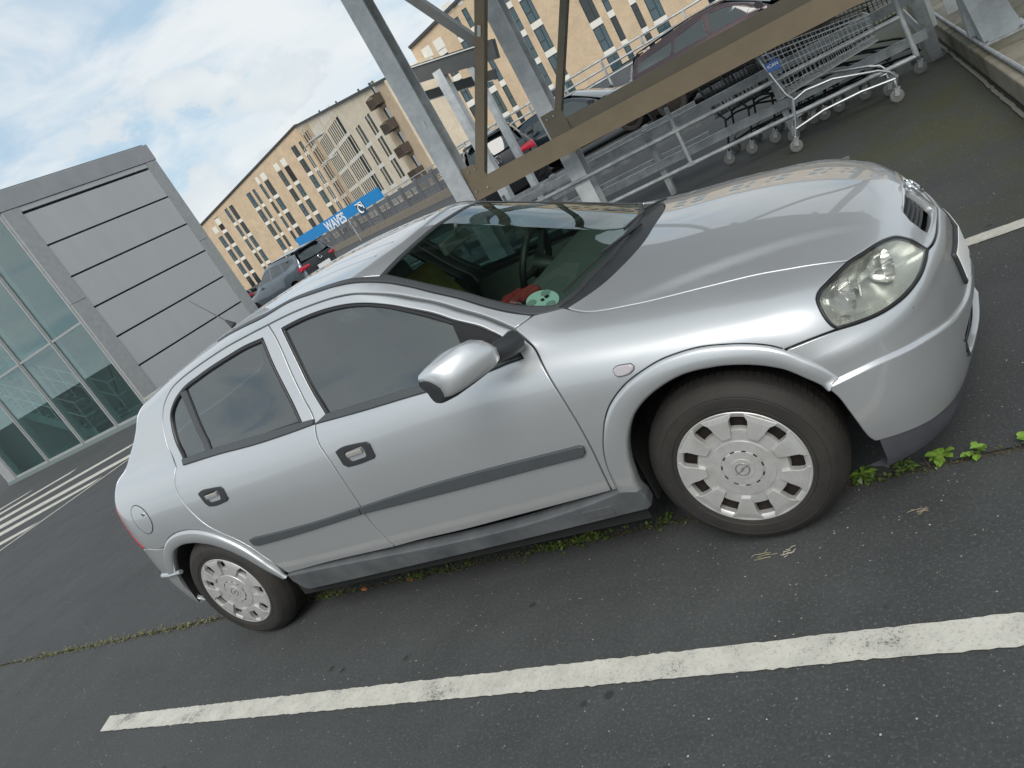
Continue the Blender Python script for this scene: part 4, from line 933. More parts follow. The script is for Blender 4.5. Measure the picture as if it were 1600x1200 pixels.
        V = np.array(V); P = trace_in(SIDE, V[:, :2]); Nn = Nb(P); Nn[:, 1] = Nn[:, 1]; P3 = P+Nn*V[:, 2:]
        npf = len(prof); fs = [(i*npf+j, i*npf+j+1, (i+1)*npf+j+1, (i+1)*npf+j) for i in range(len(th)-1) for j in range(npf-1)]
        for s in (1, -1):
            VV = P3*[1, s, 1]
            o = mesh_obj('wheel_arch_lip', VV, fs, M_paint, car, smooth=True)
            bm = bmesh.new(); bm.from_mesh(o.data); bmesh.ops.recalc_face_normals(bm, faces=bm.faces); bm.to_mesh(o.data); bm.free()
    # ---- sill covers
    sill = surf(SIDE, [(.455, -.85, .335), (2.172, -.85, .343), (2.21, -.85, .349), (2.268, -.85, .335), (2.276, -.85, .30), (2.272, -.85, .255), (2.255, -.85, .243), (1.4, -.85, .228), (.50, -.85, .222), (.475, -.85, .235), (.45, -.85, .30)])
    sl, sl2 = panel('sill_cover', sill, SIDE, M_sill, car, gap=0, bev=.008, depth=.05, off=.014, res=.016, both=True, corner=14)
    ja = surf(SIDE, [(2.02, -.85, .300), (2.14, -.85, .300), (2.14, -.85, .262), (2.02, -.85, .262)])
    panel('jacking_cover', ja, SIDE, mat('jack_cover', (.085, .088, .093), .65, noise=(30, .6)), sl, gap=0, bev=.001, depth=.004, off=.0165, res=.02)
    # ---- headlamps
    lamp_ol = T['lamp_low'] + T['lamp_bot'][1:] + T['lamp_top'][1:-1]
    M_lens = bpy.data.materials.new('headlamp_lens'); M_lens.use_nodes = True; Nn_, Ll = nt(M_lens); Nn_.remove(Nn_['Principled BSDF'])
    t_ = Nn_.new('ShaderNodeBsdfTransparent'); t_.inputs[0].default_value = (.98, .985, .96, 1); g_ = Nn_.new('ShaderNodeBsdfGlossy'); g_.inputs['Roughness'].default_value = .06; f_ = Nn_.new('ShaderNodeFresnel'); thin_ior(Nn_, Ll, f_, 1.5)
    d_ = Nn_.new('ShaderNodeBsdfDiffuse'); tcx = Nn_.new('ShaderNodeTexCoord'); nz = Nn_.new('ShaderNodeTexNoise'); nz.inputs['Scale'].default_value = 9; Ll.new(tcx.outputs['Object'], nz.inputs[0]); d_.inputs[0].default_value = (.62, .61, .50, 1)
    mr = Nn_.new('ShaderNodeMapRange'); mr.inputs[1].default_value = .35; mr.inputs[2].default_value = .7; mr.inputs[3].default_value = .0; mr.inputs[4].default_value = .10; Ll.new(nz.outputs[0], mr.inputs[0])
    mx1 = Nn_.new('ShaderNodeMixShader'); mx2 = Nn_.new('ShaderNodeMixShader'); Ll.new(mr.outputs[0], mx1.inputs[0]); Ll.new(t_.outputs[0], mx1.inputs[1]); Ll.new(d_.outputs[0], mx1.inputs[2])
    Ll.new(f_.outputs[0], mx2.inputs[0]); Ll.new(mx1.outputs[0], mx2.inputs[1]); Ll.new(g_.outputs[0], mx2.inputs[2]); Ll.new(mx2.outputs[0], Nn_['Material Output'].inputs[0])
    M_refl = mat('lamp_reflector', (.78, .78, .76), .16, 1.0); M_lampw = mat('lamp_inner_trim', (.50, .52, .50), .22, .65)
    uv = dense(LAMP.uv(lamp_ol), .01); uv = uv if area(uv) > 0 else uv[::-1]
    for i in (0, 1):
        s = np.array([1, -1 if i else 1, 1])
        # black frame
        P = trace_in(LAMP, inset(uv, -.001)); Q = trace_in(LAMP, inset(uv, .006)); n = len(uv); A = P-Nb(P)*.012; V = np.concatenate([A, P+Nb(P)*.001, Q-Nb(Q)*.001, Q-Nb(Q)*.02])*s
        fs = [(a*n+k, a*n+(k+1) % n, (a+1)*n+(k+1) % n, (a+1)*n+k) for a in range(3) for k in range(n)]
        hl = mesh_obj('headlamp', V, fs if not i else [f[::-1] for f in fs], M_seal, car, smooth=True)
        L_in = trace_in(LAMP, inset(uv, .005))
        if i == 0: le, le2 = panel('lamp_lens', L_in, LAMP, M_lens, hl, gap=0, bev=.001, depth=.006, off=-.001, res=.03, both=True)
        else: le2.parent = hl
        # reflector bowl: copy of the outline sunk 9 cm, plus two round bowls and a bezel
        Pin = trace_in(LAMP, inset(uv, .008)); w = LAMP.w
        cen = Pin.mean(0)
        R1 = Pin-Nb(Pin)*.008; R2 = (Pin-cen)*.80+cen+w*.055; R3 = (Pin-cen)*.55+cen+w*.08
        V = np.concatenate([R1, R2, R3, [cen+w*.085]])*s; fs = [(a*n+k, a*n+(k+1) % n, (a+1)*n+(k+1) % n, (a+1)*n+k) for a in range(2) for k in range(n)]+[(2*n+k, 2*n+(k+1) % n, 3*n) for k in range(n)]
        mesh_obj('reflector', V, fs, M_lampw, hl, smooth=True)
        for px, py, pz, rad, fluted in ((3.030, -.635, .655, .056, 0), (3.140, -.470, .640, .050, 0)):
            c = np.array([px, py, pz])
            m = MB(); fwd = Vector((1.0, -.28, .0)).normalized(); q = fwd.to_track_quat('Z', 'Y').to_matrix().to_4x4(); Mx = Matrix.Translation(c) @ q
            prof = [(rad, .015), (rad*.98, .0), (rad*.82, -.025), (rad*.5, -.045), (rad*.18, -.055), (rad*.16, -.02), (0, -.018)]
            vs = []; nn = 28
            for k in range(nn):
                a = 2*math.pi*k/nn
                for r, h in prof: vs.append(Mx @ Vector((r*math.cos(a), r*math.sin(a), h)))
            pf = len(prof); fs2 = [(k*pf+j, ((k+1) % nn)*pf+j, ((k+1) % nn)*pf+j+1, k*pf+j+1) for k in range(nn) for j in range(pf-1)]
            m.add([(v.x*s[0], v.y*s[1], v.z) for v in vs], fs2, True); m.build('lamp_bowl', M_refl, hl)
        # fluted indicator area at the outer end and bezel blade
        m = MB()
        for k in range(22):
            z0 = .652+.0033*k; a = np.array(surf(SIDE, [(3.005+.0006*k, -.8, z0)])[0]); b = a+np.array([.05, .03, .0])
            m.bar(tuple((a+[.012, .014, 0])*s), tuple((b+[.004, .014, .004])*s), .0016, .0016)
        m.build('indicator_flute', mat('clear_amber_plastic', (.26, .26, .25), .2), hl)
        m = MB(); m.bar(tuple(np.array([3.04, -.64, .672])*s), tuple(np.array([3.15, -.44, .650])*s), .03, .005, up=(.3, 0, 1)); m.bar(tuple(np.array([3.07, -.56, .620])*s), tuple(np.array([3.08, -.56, .675])*s), .05, .006, up=(1, 0, 0)); m.build('lamp_bezel', M_lampw, hl, bevel=.002)
    # ---- windscreen and cowl
    gb = T['glass_base']
    tbz = [p for p in T['trim_bot'][6:]]
    ws_near = [[p[0], p[1]+.020, p[2]+.006] for p in T['trim_bot'][8:-1]]
    half = [rf[3], rf[2], rf[1], rf[0]] + ws_near + gb[0:5] + [[2.345, 0, .962]]
    ws = half + mir(gb[0:5])[::-1] + mir(ws_near)[::-1] + mir([rf[0], rf[1], rf[2]])
    wso, _ = panel('windscreen', ws, SCREEN, M_wind, car, gap=.001, bev=.001, depth=.006, off=-.001, res=.045)
    # black ceramic border of the windscreen as a ring
    uvs = dense(SCREEN.uv(ws), .02); uvs = uvs if area(uvs) > 0 else uvs[::-1]
    P = trace_in(SCREEN, inset(uvs, -.004)); Q = trace_in(SCREEN, inset(uvs, .016)); n = len(uvs); V = np.concatenate([P-Nb(P)*.01, P+Nb(P)*.001, Q+Nb(Q)*.0002])
    mesh_obj('windscreen_border', V, [(a*n+k, a*n+(k+1) % n, (a+1)*n+(k+1) % n, (a+1)*n+k) for a in range(2) for k in range(n)], M_black, wso, smooth=True)
    cwf = T['cowl'][:6]; half = [[2.45, 0, .94]] + cwf[::-1] + [T['trim_top'][-1]] + gb[0:5] + [[2.345, 0, .962]]
    cwo, _ = panel('cowl_panel', cwf[::-1] + gb[0:5] + [[2.345, 0, .962]] + mir(gb[0:5])[::-1] + mir(cwf)[0:], TOPP, M_black, car, gap=.0, bev=.003, depth=.02, off=-.006, res=.02)
    # wipers
    def onscreen(x, y, h=.01):
        p = np.array(surf(TOPP, [(x, y, 1.2)])[0]); return tuple(p+np.array([.2, 0, 1])*h)
    for pv, tip, nm in (((2.395, .02), (2.235, -.49), 0), ((2.385, .50), (2.335, .02), 1)):
        m = MB(); a = onscreen(*pv, .004)
        mid = onscreen(pv[0]*.45+tip[0]*.55, pv[1]*.45+tip[1]*.55, .012); m.tube([a, mid], [.007, .004], 8)
        w = m.build('wiper_arm', M_black, car)
        d = np.array(tip)-np.array(pv); l = np.linalg.norm(d); d /= l
        m = MB(); pts = [onscreen(tip[0]-d[0]*t, tip[1]-d[1]*t, .003) for t in np.linspace(-.02, .46, 12)]; m.tube(pts, .0045, 6)
        m.build('wiper_blade', M_seal, w)
    # ---- tail: hatch, rear lamps, rear bumper
    hr = hat; half = [[-.245, 0, 1.30], [-.235, -.25, 1.29], [-.20, -.43, 1.28]] + [list(np.array(p)+[-.006, .006, 0]) for p in hr] + surf(RCYL, [(-.56, -.70, .93), (-.60, -.64, .80), (-.61, -.62, .64), (-.64, -.3, .63), (-.65, 0, .63)])
    wn_ = surf(HATCH, [(-.30, 0, 1.24), (-.29, -.25, 1.235), (-.27, -.42, 1.20), (-.36, -.50, 1.10), (-.46, -.54, 1.01), (-.52, -.3, .985), (-.54, 0, .98)])
    hatch_o, _ = panel('tailgate', half + mir(half[1:-1])[::-1], HATCH, M_paint, car, gap=.003, bev=.003, res=.04, holes=[wn_ + mir(wn_[1:-1])[::-1]])
    panel('rear_window', wn_ + mir(wn_[1:-1])[::-1], HATCH, M_glass, hatch_o, gap=0, bev=.001, depth=.01, off=.001, res=.06)
    lr = T['lamp_rear']; lo = surf(RCYL, [(-.64, -.60, .64), (-.64, -.60, .80), (-.60, -.66, .90)])
    panel('tail_lamp', lr + lo, RCYL, M_red, car, gap=.001, bev=.004, depth=.02, off=.003, res=.02, both=True)
    rb = surf(RCYL, [(-.429, -.80, .655), (-.56, -.70, .645), (-.64, -.60, .63), (-.66, -.3, .62), (-.665, 0, .62)])
    arch = T['lip_in_R'][:7]
    rbot = surf(RCYL, [(-.30, -.82, .27), (-.45, -.77, .25), (-.6, -.55, .24), (-.64, 0, .24)])
    half = rb[::-1] + [T['bump_top_R'][0], T['bump_top_R'][1], T['lip_out_R'][0]] + arch[::-1][1:] + rbot
    panel('rear_bumper', half[:-1] + [half[-1]] + mir(rbot[:-1])[::-1] + mir([T['bump_top_R'][0], T['bump_top_R'][1], T['lip_out_R'][0]] + arch[::-1][1:])[::-1] + mir(rb[:-1]), RCYL, M_paint, car, gap=.002, bev=.003, res=.03)
    P = surf(RCYL, [(-.28, -.84, .487), (-.38, -.82, .482), (-.46, -.78, .48), (-.55, -.70, .48), (-.62, -.5, .48), (-.66, 0, .48)]); m = MB(); full_ = P + mir(P[:-1])[::-1]
    m.tube([(p[0]-.004 if p[0] < -.4 else p[0], p[1]*1.006, p[2]) for p in full_], .012, 8); m.build('bumper_ridge', M_paint, car, smooth=True)
    # ---- aerial
    m = MB(); m.tube([(.164, 0, 1.368), (.150, 0, 1.388), (.135, 0, 1.41)], [.020, .012, .006], 10); a_ = m.build('aerial_base', M_black, car)
    m = MB(); m.tube([(.138, 0, 1.405), (-.012, 0, 1.593)], [.0032, .0016], 6); m.build('aerial_mast', M_seal, a_)
    # ---- wheels
    def wheel(x, side):
        w = empty('wheel', (x, side*.79, .300)); w.parent = car
        if side > 0: w.rotation_euler = (0, 0, math.pi)
        m = MB(); R = .303
        prof = [(.185, .010), (.190, .026), (.205, .030), (.214, .0325), (.216, .0305), (.219, .033), (.235, .034), (.250, .0325), (.252, .0305), (.255, .0315), (.268, .027), (.271, .0235), (.280, .016), (.290, .004), (.297, -.008), (R, -.025), (R, -.14), (.285, -.185), (.24, -.20), (.19, -.18)]
        m.lathe(prof, (0, 0, 0), 'y', 72); m.build('tyre', M_rub, w, smooth=True)
        # tread blocks on the shoulder
        m = MB()
        for k in range(84):
            a = 2*math.pi*k/84; ca, sa = math.cos(a), math.sin(a)
            for y0, y1, r0, r1 in ((.000, .030, .2925, .3055), (.036, .075, .300, .3055), (.081, .12, .300, .3055)):
                da = .028
                vs = [(rr*math.cos(a+s_*da), y, rr*math.sin(a+s_*da)) for y, rr in ((y0, r1-.012 if y0 == 0 else r1), (y1, r1)) for s_ in (-1, 1)]+[(r0*math.cos(a+s_*da), y, r0*math.sin(a+s_*da)) for y in (y0, y1) for s_ in (-1, 1)]
                m.add(vs, [(0, 1, 3, 2), (0, 4, 5, 1), (2, 3, 7, 6), (0, 2, 6, 4), (1, 5, 7, 3)])
        o = m.build('tread', M_rub, w); o['kind'] = 'stuff'
        # hubcap: dished disc with nine pads and nine slots, centre dome and ring
        Rc = .206
        m = MB(); m.lathe([(0, .036), (.035, .0358), (.036, .033), (.060, .0325), (.0605, .030), (.066, .028), (.0665, .031), (.098, .030), (.100, .0265), (.136, .0255), (.140, .018), (.141, .004)], (0, 0, 0), 'y', 90)
        m.lathe([(.182, .004), (.183, .024), (.190, .030), (.200, .031), (Rc, .026), (Rc+.001, .018)], (0, 0, 0), 'y', 90)
        cap = m.build('hubcap', M_cap, w, smooth=True)
        md = MB(); md.lathe([(.205, .006), (.18, -.004), (.14, -.006), (0, -.006)], (0, 0, 0), 'y', 40); md.build('steel_rim', M_capdk, w, smooth=True)
        for k in range(9):
            a = math.radians(92+40*k)
            m = MB()
            # pad: wide at the rim, notched inner end
            prof2 = [(.112, -.0145, .0345), (.112, .0145, .0345), (.142, .0255, .0350), (.160, .0295, .0350), (.172, .0340, .0345), (.184, .0470, .0330), (.192, .0490, .0315), (.192, -.0490, .0315), (.184, -.0470, .0330), (.172, -.0340, .0345), (.160, -.0295, .0350), (.142, -.0255, .0350)]
            def pt(r, t, h):
                ca, sa = math.cos(a), math.sin(a); return (r*ca-t*sa, -h, r*sa+t*ca)
            top = [pt(r, t, h) for r, t, h in prof2]; n = len(top)
            ctr = [pt(.128, 0, .0352), pt(.165, 0, .0355)]
            botv = [pt(r, t, .012) for r, t, h in prof2]
            m.add(top+botv, [tuple(range(n))]+[(i, (i+1) % n, (i+1) % n+n, i+n) for i in range(n)])
            m.build('pad', M_cap, cap, bevel=.0018)
        m = MB()
        for k in range(11):
            a = 2*math.pi*k/11
            m.add([(r*math.cos(a+d), -h, r*math.sin(a+d)) for r, h, d in ((.061, .0308, -.11), (.0655, .0308, -.11), (.0655, .0308, .11), (.061, .0308, .11))], [(0, 1, 2, 3)])
        m.build('ring_slot', M_dark, cap)
        m = MB(); m.tube([(.021*math.cos(t), -.0362, .021*math.sin(t)) for t in np.linspace(0, 2*math.pi, 25)[:-1]], .0022, 6, closed=True)
        Mx = Matrix.Rotation(math.pi/2, 4, 'X') @ Matrix.Rotation(math.radians(20), 4, 'Z')
        m.prism([(-.030, -.003), (.004, -.005), (.001, -.0005), (.030, .003), (-.004, .005), (-.001, .0005)], .002, Matrix.Translation((0, -.036, 0)) @ Mx, 0)
        m.build('wheel_emblem', mat('emblem_grey', (.22, .22, .215), .4, .5), cap)
        return w
    wheel(2.606, -1)
    for x, s in ((0, -1), (2.606, 1), (0, 1)): wheel(x, s)
    # ---- wheel housings, floor, bulkheads
    for cx, r in ((2.606, .385), (0, .36)):
        for s in (1, -1):
            m = MB(); n = 26; V = []
            for k in range(n+1):
                a = math.radians(-4+188*k/n)
                for yy in (.80, .52): V.append((cx+r*math.cos(a), s*yy, .30+r*math.sin(a)))
            m.add(V, [(k*2, k*2+1, k*2+3, k*2+2) for k in range(n)], True)
            V = [(cx, s*.52, .3)]+[(cx+r*math.cos(math.radians(-4+188*k/n)), s*.52, .30+r*math.sin(math.radians(-4+188*k/n))) for k in range(n+1)]
            m.add(V, [(0, k, k+1) for k in range(1, n+1)])
            m.build('wheel_housing', M_dark, car)
    m = MB(); m.box(.38, 2.22, -.78, .78, .17, .24); m.box(2.2, 3.16, -.5, .5, .20, .50); m.box(-.55, .4, -.5, .5, .22, .5); m.box(2.24, 2.25, -.72, .72, .2, .88); m.box(-.36, -.35, -.6, .6, .2, .9); m.box(2.3, 3.18, -.5, .5, .5, .56); m.box(-.5, .35, -.6, .6, .5, .62)
    m.build('floor_pan', M_dark, car)
    # exhaust / lower shadow parts
    m = MB(); m.tube([(-.6, .45, .24), (-.2, .45, .22), (.3, .3, .18)], .025, 10); m.build('exhaust_pipe', M_capdk, car)
    # ---- interior
    m = MB(); V = []
    prof = [(2.21, .86), (2.20, .895), (2.02, .92), (1.85, .925), (1.78, .88), (1.76, .70), (1.80, .5)]
    m.add([(x, y, z) for y in (-.66, .66) for x, z in prof], [(i, i+1, i+8, i+7) for i in range(6)], True); m.build('dashboard', M_int, car, smooth=True)
    def seat(x, y, cloth, wid=.48):
        s_ = empty('seat', (x, y, 0)); s_.parent = car
        m = MB(); m.box(-.22, .28, -wid/2, wid/2, .42, .56); m.build('seat_cushion', cloth, s_, bevel=.05)
        m = MB(); m.bar((-.20, 0, .50), (-.42, 0, 1.06), wid, .13, up=(1, 0, .3)); m.build('seat_backrest', cloth, s_, bevel=.05)
        m = MB(); m.bar((-.43, 0, 1.09), (-.46, 0, 1.23), .26, .09, up=(1, 0, .3)); m.build('headrest', cloth, s_, bevel=.035)
    seat(1.42, -.34, M_seat); seat(1.42, .34, M_seat)
    m = MB(); m.box(.25, .72, -.58, .58, .42, .56); m.bar((.22, 0, .52), (.06, 0, .98), 1.16, .14, up=(1, 0, .3)); m.build('rear_bench', M_seat, car, bevel=.04)
    m = MB(); cst = Vector((1.72, .34, .92)); ax = Vector((-.9, 0, .43)).normalized(); q = ax.to_track_quat('Z', 'Y').to_matrix().to_4x4(); Mx = Matrix.Translation(cst) @ q
    m.tube([tuple(Mx @ Vector((.18*math.cos(t), .18*math.sin(t), 0))) for t in np.linspace(0, 2*math.pi, 33)[:-1]], .017, 8, closed=True)
    for t in (0, 2.2, 4.1): m.tube([tuple(Mx @ Vector((0, 0, -.02))), tuple(Mx @ Vector((.17*math.cos(t), .17*math.sin(t), 0)))], .016, 6)
    m.tube([tuple(Mx @ Vector((0, 0, -.0))), tuple(Mx @ Vector((0, 0, -.12)))], [.06, .035], 12); m.build('steering_wheel', mat('steering_rim', (.012, .012, .012), .5), car)
    m = MB(); m.box(1.60, 1.625, -.12, .12, 1.20, 1.26); m.tube([(1.62, 0, 1.24), (1.66, 0, 1.295)], .008, 6); m.build('rear_view_mirror', M_int, car, bevel=.008)
    # things that lie in the cabin stay separate objects
    c = surf(TOPP, [(2.138, -.538, 1)])[0]; nn = Nb(np.array([c]))[0]
    dk = empty('parking_disc', (0, 0, 0), 0, 'pale round parking disc behind the windscreen at the driver-side bottom corner', 'parking disc')
    Mx = Matrix.Translation(Vector(c)-Vector(nn)*.016) @ Vector(nn).to_track_quat('Z', 'Y').to_matrix().to_4x4()
    m = MB(); m.prism([(.058*math.cos(t), .058*math.sin(t)) for t in np.linspace(0, 2*math.pi, 33)[:-1]], .004, Mx, -.002); m.build('disc', mat('disc_pale', (.50, .60, .58), .5), dk)
    for a in (.5, 2.6, 4.7):
        m = MB(); m.prism([(.040*math.cos(a)+.020*math.cos(t), .040*math.sin(a)+.015*math.sin(t)) for t in np.linspace(0, 2*math.pi, 13)[:-1]], .002, Mx, .0025); m.build('scale_field', mat('disc_grey', (.25, .30, .28), .6), dk)
    m = MB(); m.prism([(.007*math.cos(t), .007*math.sin(t)) for t in np.linspace(0, 2*math.pi, 13)[:-1]], .002, Mx, .003); m.box(.014, .03, -.006, .006, .003, .005, Mx); m.build('hub', M_seal, dk)
    m = MB(); random.seed(5)
    for k in range(8):
        xx = 1.90+random.uniform(-.10, .06); yy = -.42+random.uniform(-.10, .22); m.bar((xx-.04, yy, .945), (xx+.04, yy+.04, .945), .06, .025+.01*k % .02, up=(random.uniform(-.2, .2), .2, 1))
    o = m.build('cloth_bag', mat('bag_red', (.28, .018, .018), .85, noise=(18, .9)), None, bevel=.010); tag(o, 'small crumpled red bag on the dashboard, seen through the windscreen', 'bag')
    m = MB(); m.bar((1.20, .34, .62), (.985, .34, 1.13), .50, .17, up=(1, 0, .3)); m.box(1.20, 1.55, .10, .58, .56, .62)
    o = m.build('safety_vest', mat('vest_yellow', (.40, .33, .07), .9, noise=(9, .9, (.20, .14, .05))), None, bevel=.05); tag(o, 'mustard yellow vest draped over the seat behind the steering wheel', 'vest')
    m = MB(); m.box(-.2, 1.45, -.45, .45, 1.285, 1.295); m.build('headliner', mat('headliner', (.30, .30, .28), .9), car)
    return car
CAR = build_hatchback()
# things lying inside the car
def in_car(name, mb, m, lab, cat, **k):
    o = mb.build(name, m, **k); tag(o, lab, cat); return o

# ------------------------------------------------------------------ stair and lift tower: glass front, metal panel flank
M_panel = mat('tower_panel_grey', (.44, .45, .455), .42, .15, noise=(1.6, .35, (.37, .38, .38), (1.5, 1.5, .35)))
M_frame = mat('tower_frame_grey', (.36, .37, .37), .45, .2, noise=(8, .4))
M_groove = mat('groove_dark', (.04, .043, .046), .8)
M_fas = mat('tower_fascia', (.33, .335, .35), .42, .2, noise=(2, .3))
M_gl_t = glass('tower_glass', (.70, .86, .85), 2.1)
M_steel_in = mat('tower_inner_steel', (.17, .21, .205), .5, .1)
M_floor_in = mat('tower_inner_floor', (.14, .17, .165), .8)
X0, X1, Y0, Y1 = -21.2, -13.35, 8.3, 12.95
tow = empty('glass_stair_tower', (X1, Y0, 0), 0, 'low glass and grey metal stair tower with horizontal panel joints, left edge', 'tower')
def off_(m, nm, ma, par=tow, **k):
    m.v = [(x-X1, y-Y0, z) for x, y, z in m.v]; return m.build(nm, ma, par, **k)
m = MB(); m.box(X0, X1+.036, Y0-.036, Y1+.03, 5.42, 5.86); off_(m, 'fascia', M_fas, bevel=.01)
m = MB(); m.box(X0+.1, X1-.04, Y0+.1, Y1-.05, 5.87, 5.90); off_(m, 'roof', M_floor_in)
m = MB(); m.box(X0, X1+.03, Y0-.03, Y1, .0, .10); off_(m, 'plinth', M_steel_in)
# flank: corner posts + recessed panels
m = MB(); m.box(X1-.12, X1+.03, Y0, Y0+.42, .10, 3.05); m.box(X1-.12, X1+.03, Y0, Y0+.42, 3.06, 5.41); off_(m, 'corner_post', M_frame)
m = MB(); m.box(X1-.12, X1+.03, Y1-.36, Y1, .10, 3.05); m.box(X1-.12, X1+.03, Y1-.36, Y1, 3.06, 5.41); off_(m, 'corner_post', M_frame)
zs = [.12]+[1.14+.825*k for k in range(5)]+[5.26]
zs = [.12, .32, 1.14, 1.965, 2.79, 3.615, 4.44, 5.265]
for k in range(len(zs)-1):
    m = MB(); a, b = zs[k]+(.012 if k else 0), zs[k+1]-.030; m.box(X1-.10, X1+.012, Y0+.425, Y1-.365, a, b); off_(m, 'cladding_panel', M_panel, bevel=.004)
m = MB(); m.box(X1-.10, X1+.014, Y0+.425, Y1-.365, 5.30, 5.41); off_(m, 'cladding_panel', M_panel)
m = MB(); m.box(X1-.16, X1-.101, Y0+.3, Y1-.3, .1, 5.4); off_(m, 'backing', M_groove)
# glass front: mullions and panes
xs = [-20.66, -18.65, -16.67, -14.95, -13.43]
for i, x in enumerate(xs):
    m = MB(); w = .05 if i < 4 else .06
    m.box(x-w, x+w, Y0+.02, Y0+.20, .10, 5.42); m.box(x-w*.5, x+w*.5, Y0-.02, Y0+.0195, .10, 5.42)
    off_(m, 'mullion', M_frame)
    if i < 4:
        for z0, z1 in ((.16, 2.60), (2.66, 5.36)):
            m = MB(); m.box(x+w+.004, xs[i+1]-w-.004, Y0+.035, Y0+.047, z0, z1); p = off_(m, 'glass_pane', M_gl_t)
        m = MB(); m.box(x+w, xs[i+1]-w, Y0+.01, Y0+.09, 2.602, 2.656); off_(m, 'transom', M_frame)
        m = MB(); m.box(x+w, xs[i+1]-w, Y0+.01, Y0+.09, .101, .158); off_(m, 'transom', M_frame)
m = MB(); m.box(X0, xs[0]-.05, Y0, Y0+.2, .1, 5.42); off_(m, 'cladding_panel', M_frame)
m = MB(); m.box(X0-.0, X0+.06, Y0+.2, Y1, .1, 5.42); off_(m, 'side_wall', M_panel)
m = MB(); m.box(X0, X1-.17, Y1-.12, Y1-.06, .1, 1.0)
for x in (-19.6, -17.6, -15.9, -14.2): m.box(x-.05, x+.05, Y1-.2, Y1-.1, 1.0, 5.42)
off_(m, 'rear_frame', M_steel_in)
for x0, x1 in ((-21.1, -19.66), (-19.54, -17.66), (-17.54, -15.96), (-15.84, -14.26), (-14.14, -13.55)):
    m = MB(); m.box(x0, x1, Y1-.16, Y1-.15, 1.02, 5.40); off_(m, 'glass_pane', M_gl_t)
# inside: landing, stair flights, handrails, braces
m = MB(); m.box(-20.9, -17.4, Y0+1.2, Y1-.3, 2.70, 2.86); off_(m, 'landing', M_floor_in)
m = MB(); m.box(-21.0, -16.9, Y0+2.9, Y1-.25, .1, 5.3); off_(m, 'lift_shaft', mat('lift_shaft_grey', (.13, .17, .165), .7, noise=(1, .4)))
m = MB(); m.box(-14.88, -13.6, Y0+3.6, Y0+3.7, .1, 2.2); off_(m, 'inner_screen', mat('inner_screen_brown', (.10, .075, .055), .8, noise=(3, .9, (.25, .12, .08))))
st = MB()
for k in range(14):
    x = -20.4+.28*k; z = 2.6-.175*k; st.box(x, x+.30, Y0+.45, Y0+1.5, z-.04, z)
st.bar((-20.4, Y0+.43, 2.5), (-16.5, Y0+.43, .05), .05, .24); st.bar((-20.4, Y0+1.52, 2.5), (-16.5, Y0+1.52, .05), .05, .24)
off_(st, 'stair', M_steel_in)
st = MB()
for dy in (.42, 1.53):
    for dz in (.55, 1.0): st.tube([(-20.5, Y0+dy, 2.62+dz), (-16.5, Y0+dy, .12+dz), (-16.0, Y0+dy, .12+dz)], .022, 8)
    for k in range(8): x = -20.3+k*.54; z = 2.5-.625*(x+20.4); st.tube([(x, Y0+dy, z), (x, Y0+dy, z+1.02)], .016, 6)
off_(st, 'handrail', mat('handrail_steel', (.40, .42, .42), .35, .8))
st = MB()
for a, b in (((-20.8, .2), (-18.9, 2.7)), ((-18.7, .2), (-20.8, 2.7)), ((-18.4, .2), (-16.9, 2.7)), ((-16.5, .2), (-15.1, 2.6))):
    st.tube([(a[0], Y0+2.6, a[1]), (b[0], Y0+2.6, b[1])], .03, 6)
off_(st, 'brace', M_groove)
m = MB(); m.box(-19.9, -19.3, Y0+.9, Y0+1.05, 4.35, 4.43); off_(m, 'ceiling_lamp', mat('ceiling_lamp_warm', (.8, .7, .4), .5, emit=((1, .72, .32), 3.0)))
m = MB(); m.box(-20.8, -13.6, Y0+.5, Y1-.4, 5.30, 5.40); off_(m, 'ceiling', M_floor_in)

# ------------------------------------------------------------------ trolley bay: galvanised rails, steel truss, trolleys
def galv(name, base=(.40, .42, .425), rough=.45, metal=.45, sc=6):
    m = bpy.data.materials.new(name); m.use_nodes = True; N, L = nt(m); b = N['Principled BSDF']; tc = N.new('ShaderNodeTexCoord')
    v = N.new('ShaderNodeTexVoronoi'); v.inputs['Scale'].default_value = sc*14; v.feature = 'F1'; L.new(tc.outputs['Object'], v.inputs['Vector'])
    n = N.new('ShaderNodeTexNoise'); n.inputs['Scale'].default_value = sc; n.inputs['Detail'].default_value = 8; n.inputs['Roughness'].default_value = .65; L.new(tc.outputs['Object'], n.inputs['Vector'])
    s = N.new('ShaderNodeSeparateColor'); L.new(v.outputs['Color'], s.inputs[0])
    a = N.new('ShaderNodeMath'); a.operation = 'MULTIPLY_ADD'; a.inputs[1].default_value = .07; L.new(s.outputs[0], a.inputs[0]); L.new(n.outputs[0], a.inputs[2])
    r = N.new('ShaderNodeMapRange'); r.inputs[1].default_value = .38; r.inputs[2].default_value = .72; L.new(a.outputs[0], r.inputs[0])
    x = N.new('ShaderNodeMix'); x.data_type = 'RGBA'; x.inputs[6].default_value = tuple(c*.72 for c in base)+(1,); x.inputs[7].default_value = tuple(min(c*1.35, .8) for c in base)+(1,); L.new(r.outputs[0], x.inputs[0]); L.new(x.outputs[2], b.inputs['Base Color'])
    b.inputs['Metallic'].default_value = metal
    rr = N.new('ShaderNodeMapRange'); rr.inputs[3].default_value = rough-.1; rr.inputs[4].default_value = rough+.15; L.new(a.outputs[0], rr.inputs[0]); L.new(rr.outputs[0], b.inputs['Roughness'])
    MATS[name] = m; return m
M_galv = galv('galvanised_steel'); M_galv2 = galv('galvanised_column', (.58, .61, .62), .45, .3, 1.6)
M_galv3 = galv('galvanised_foot', (.19, .215, .225), .55, .3, 2.2)
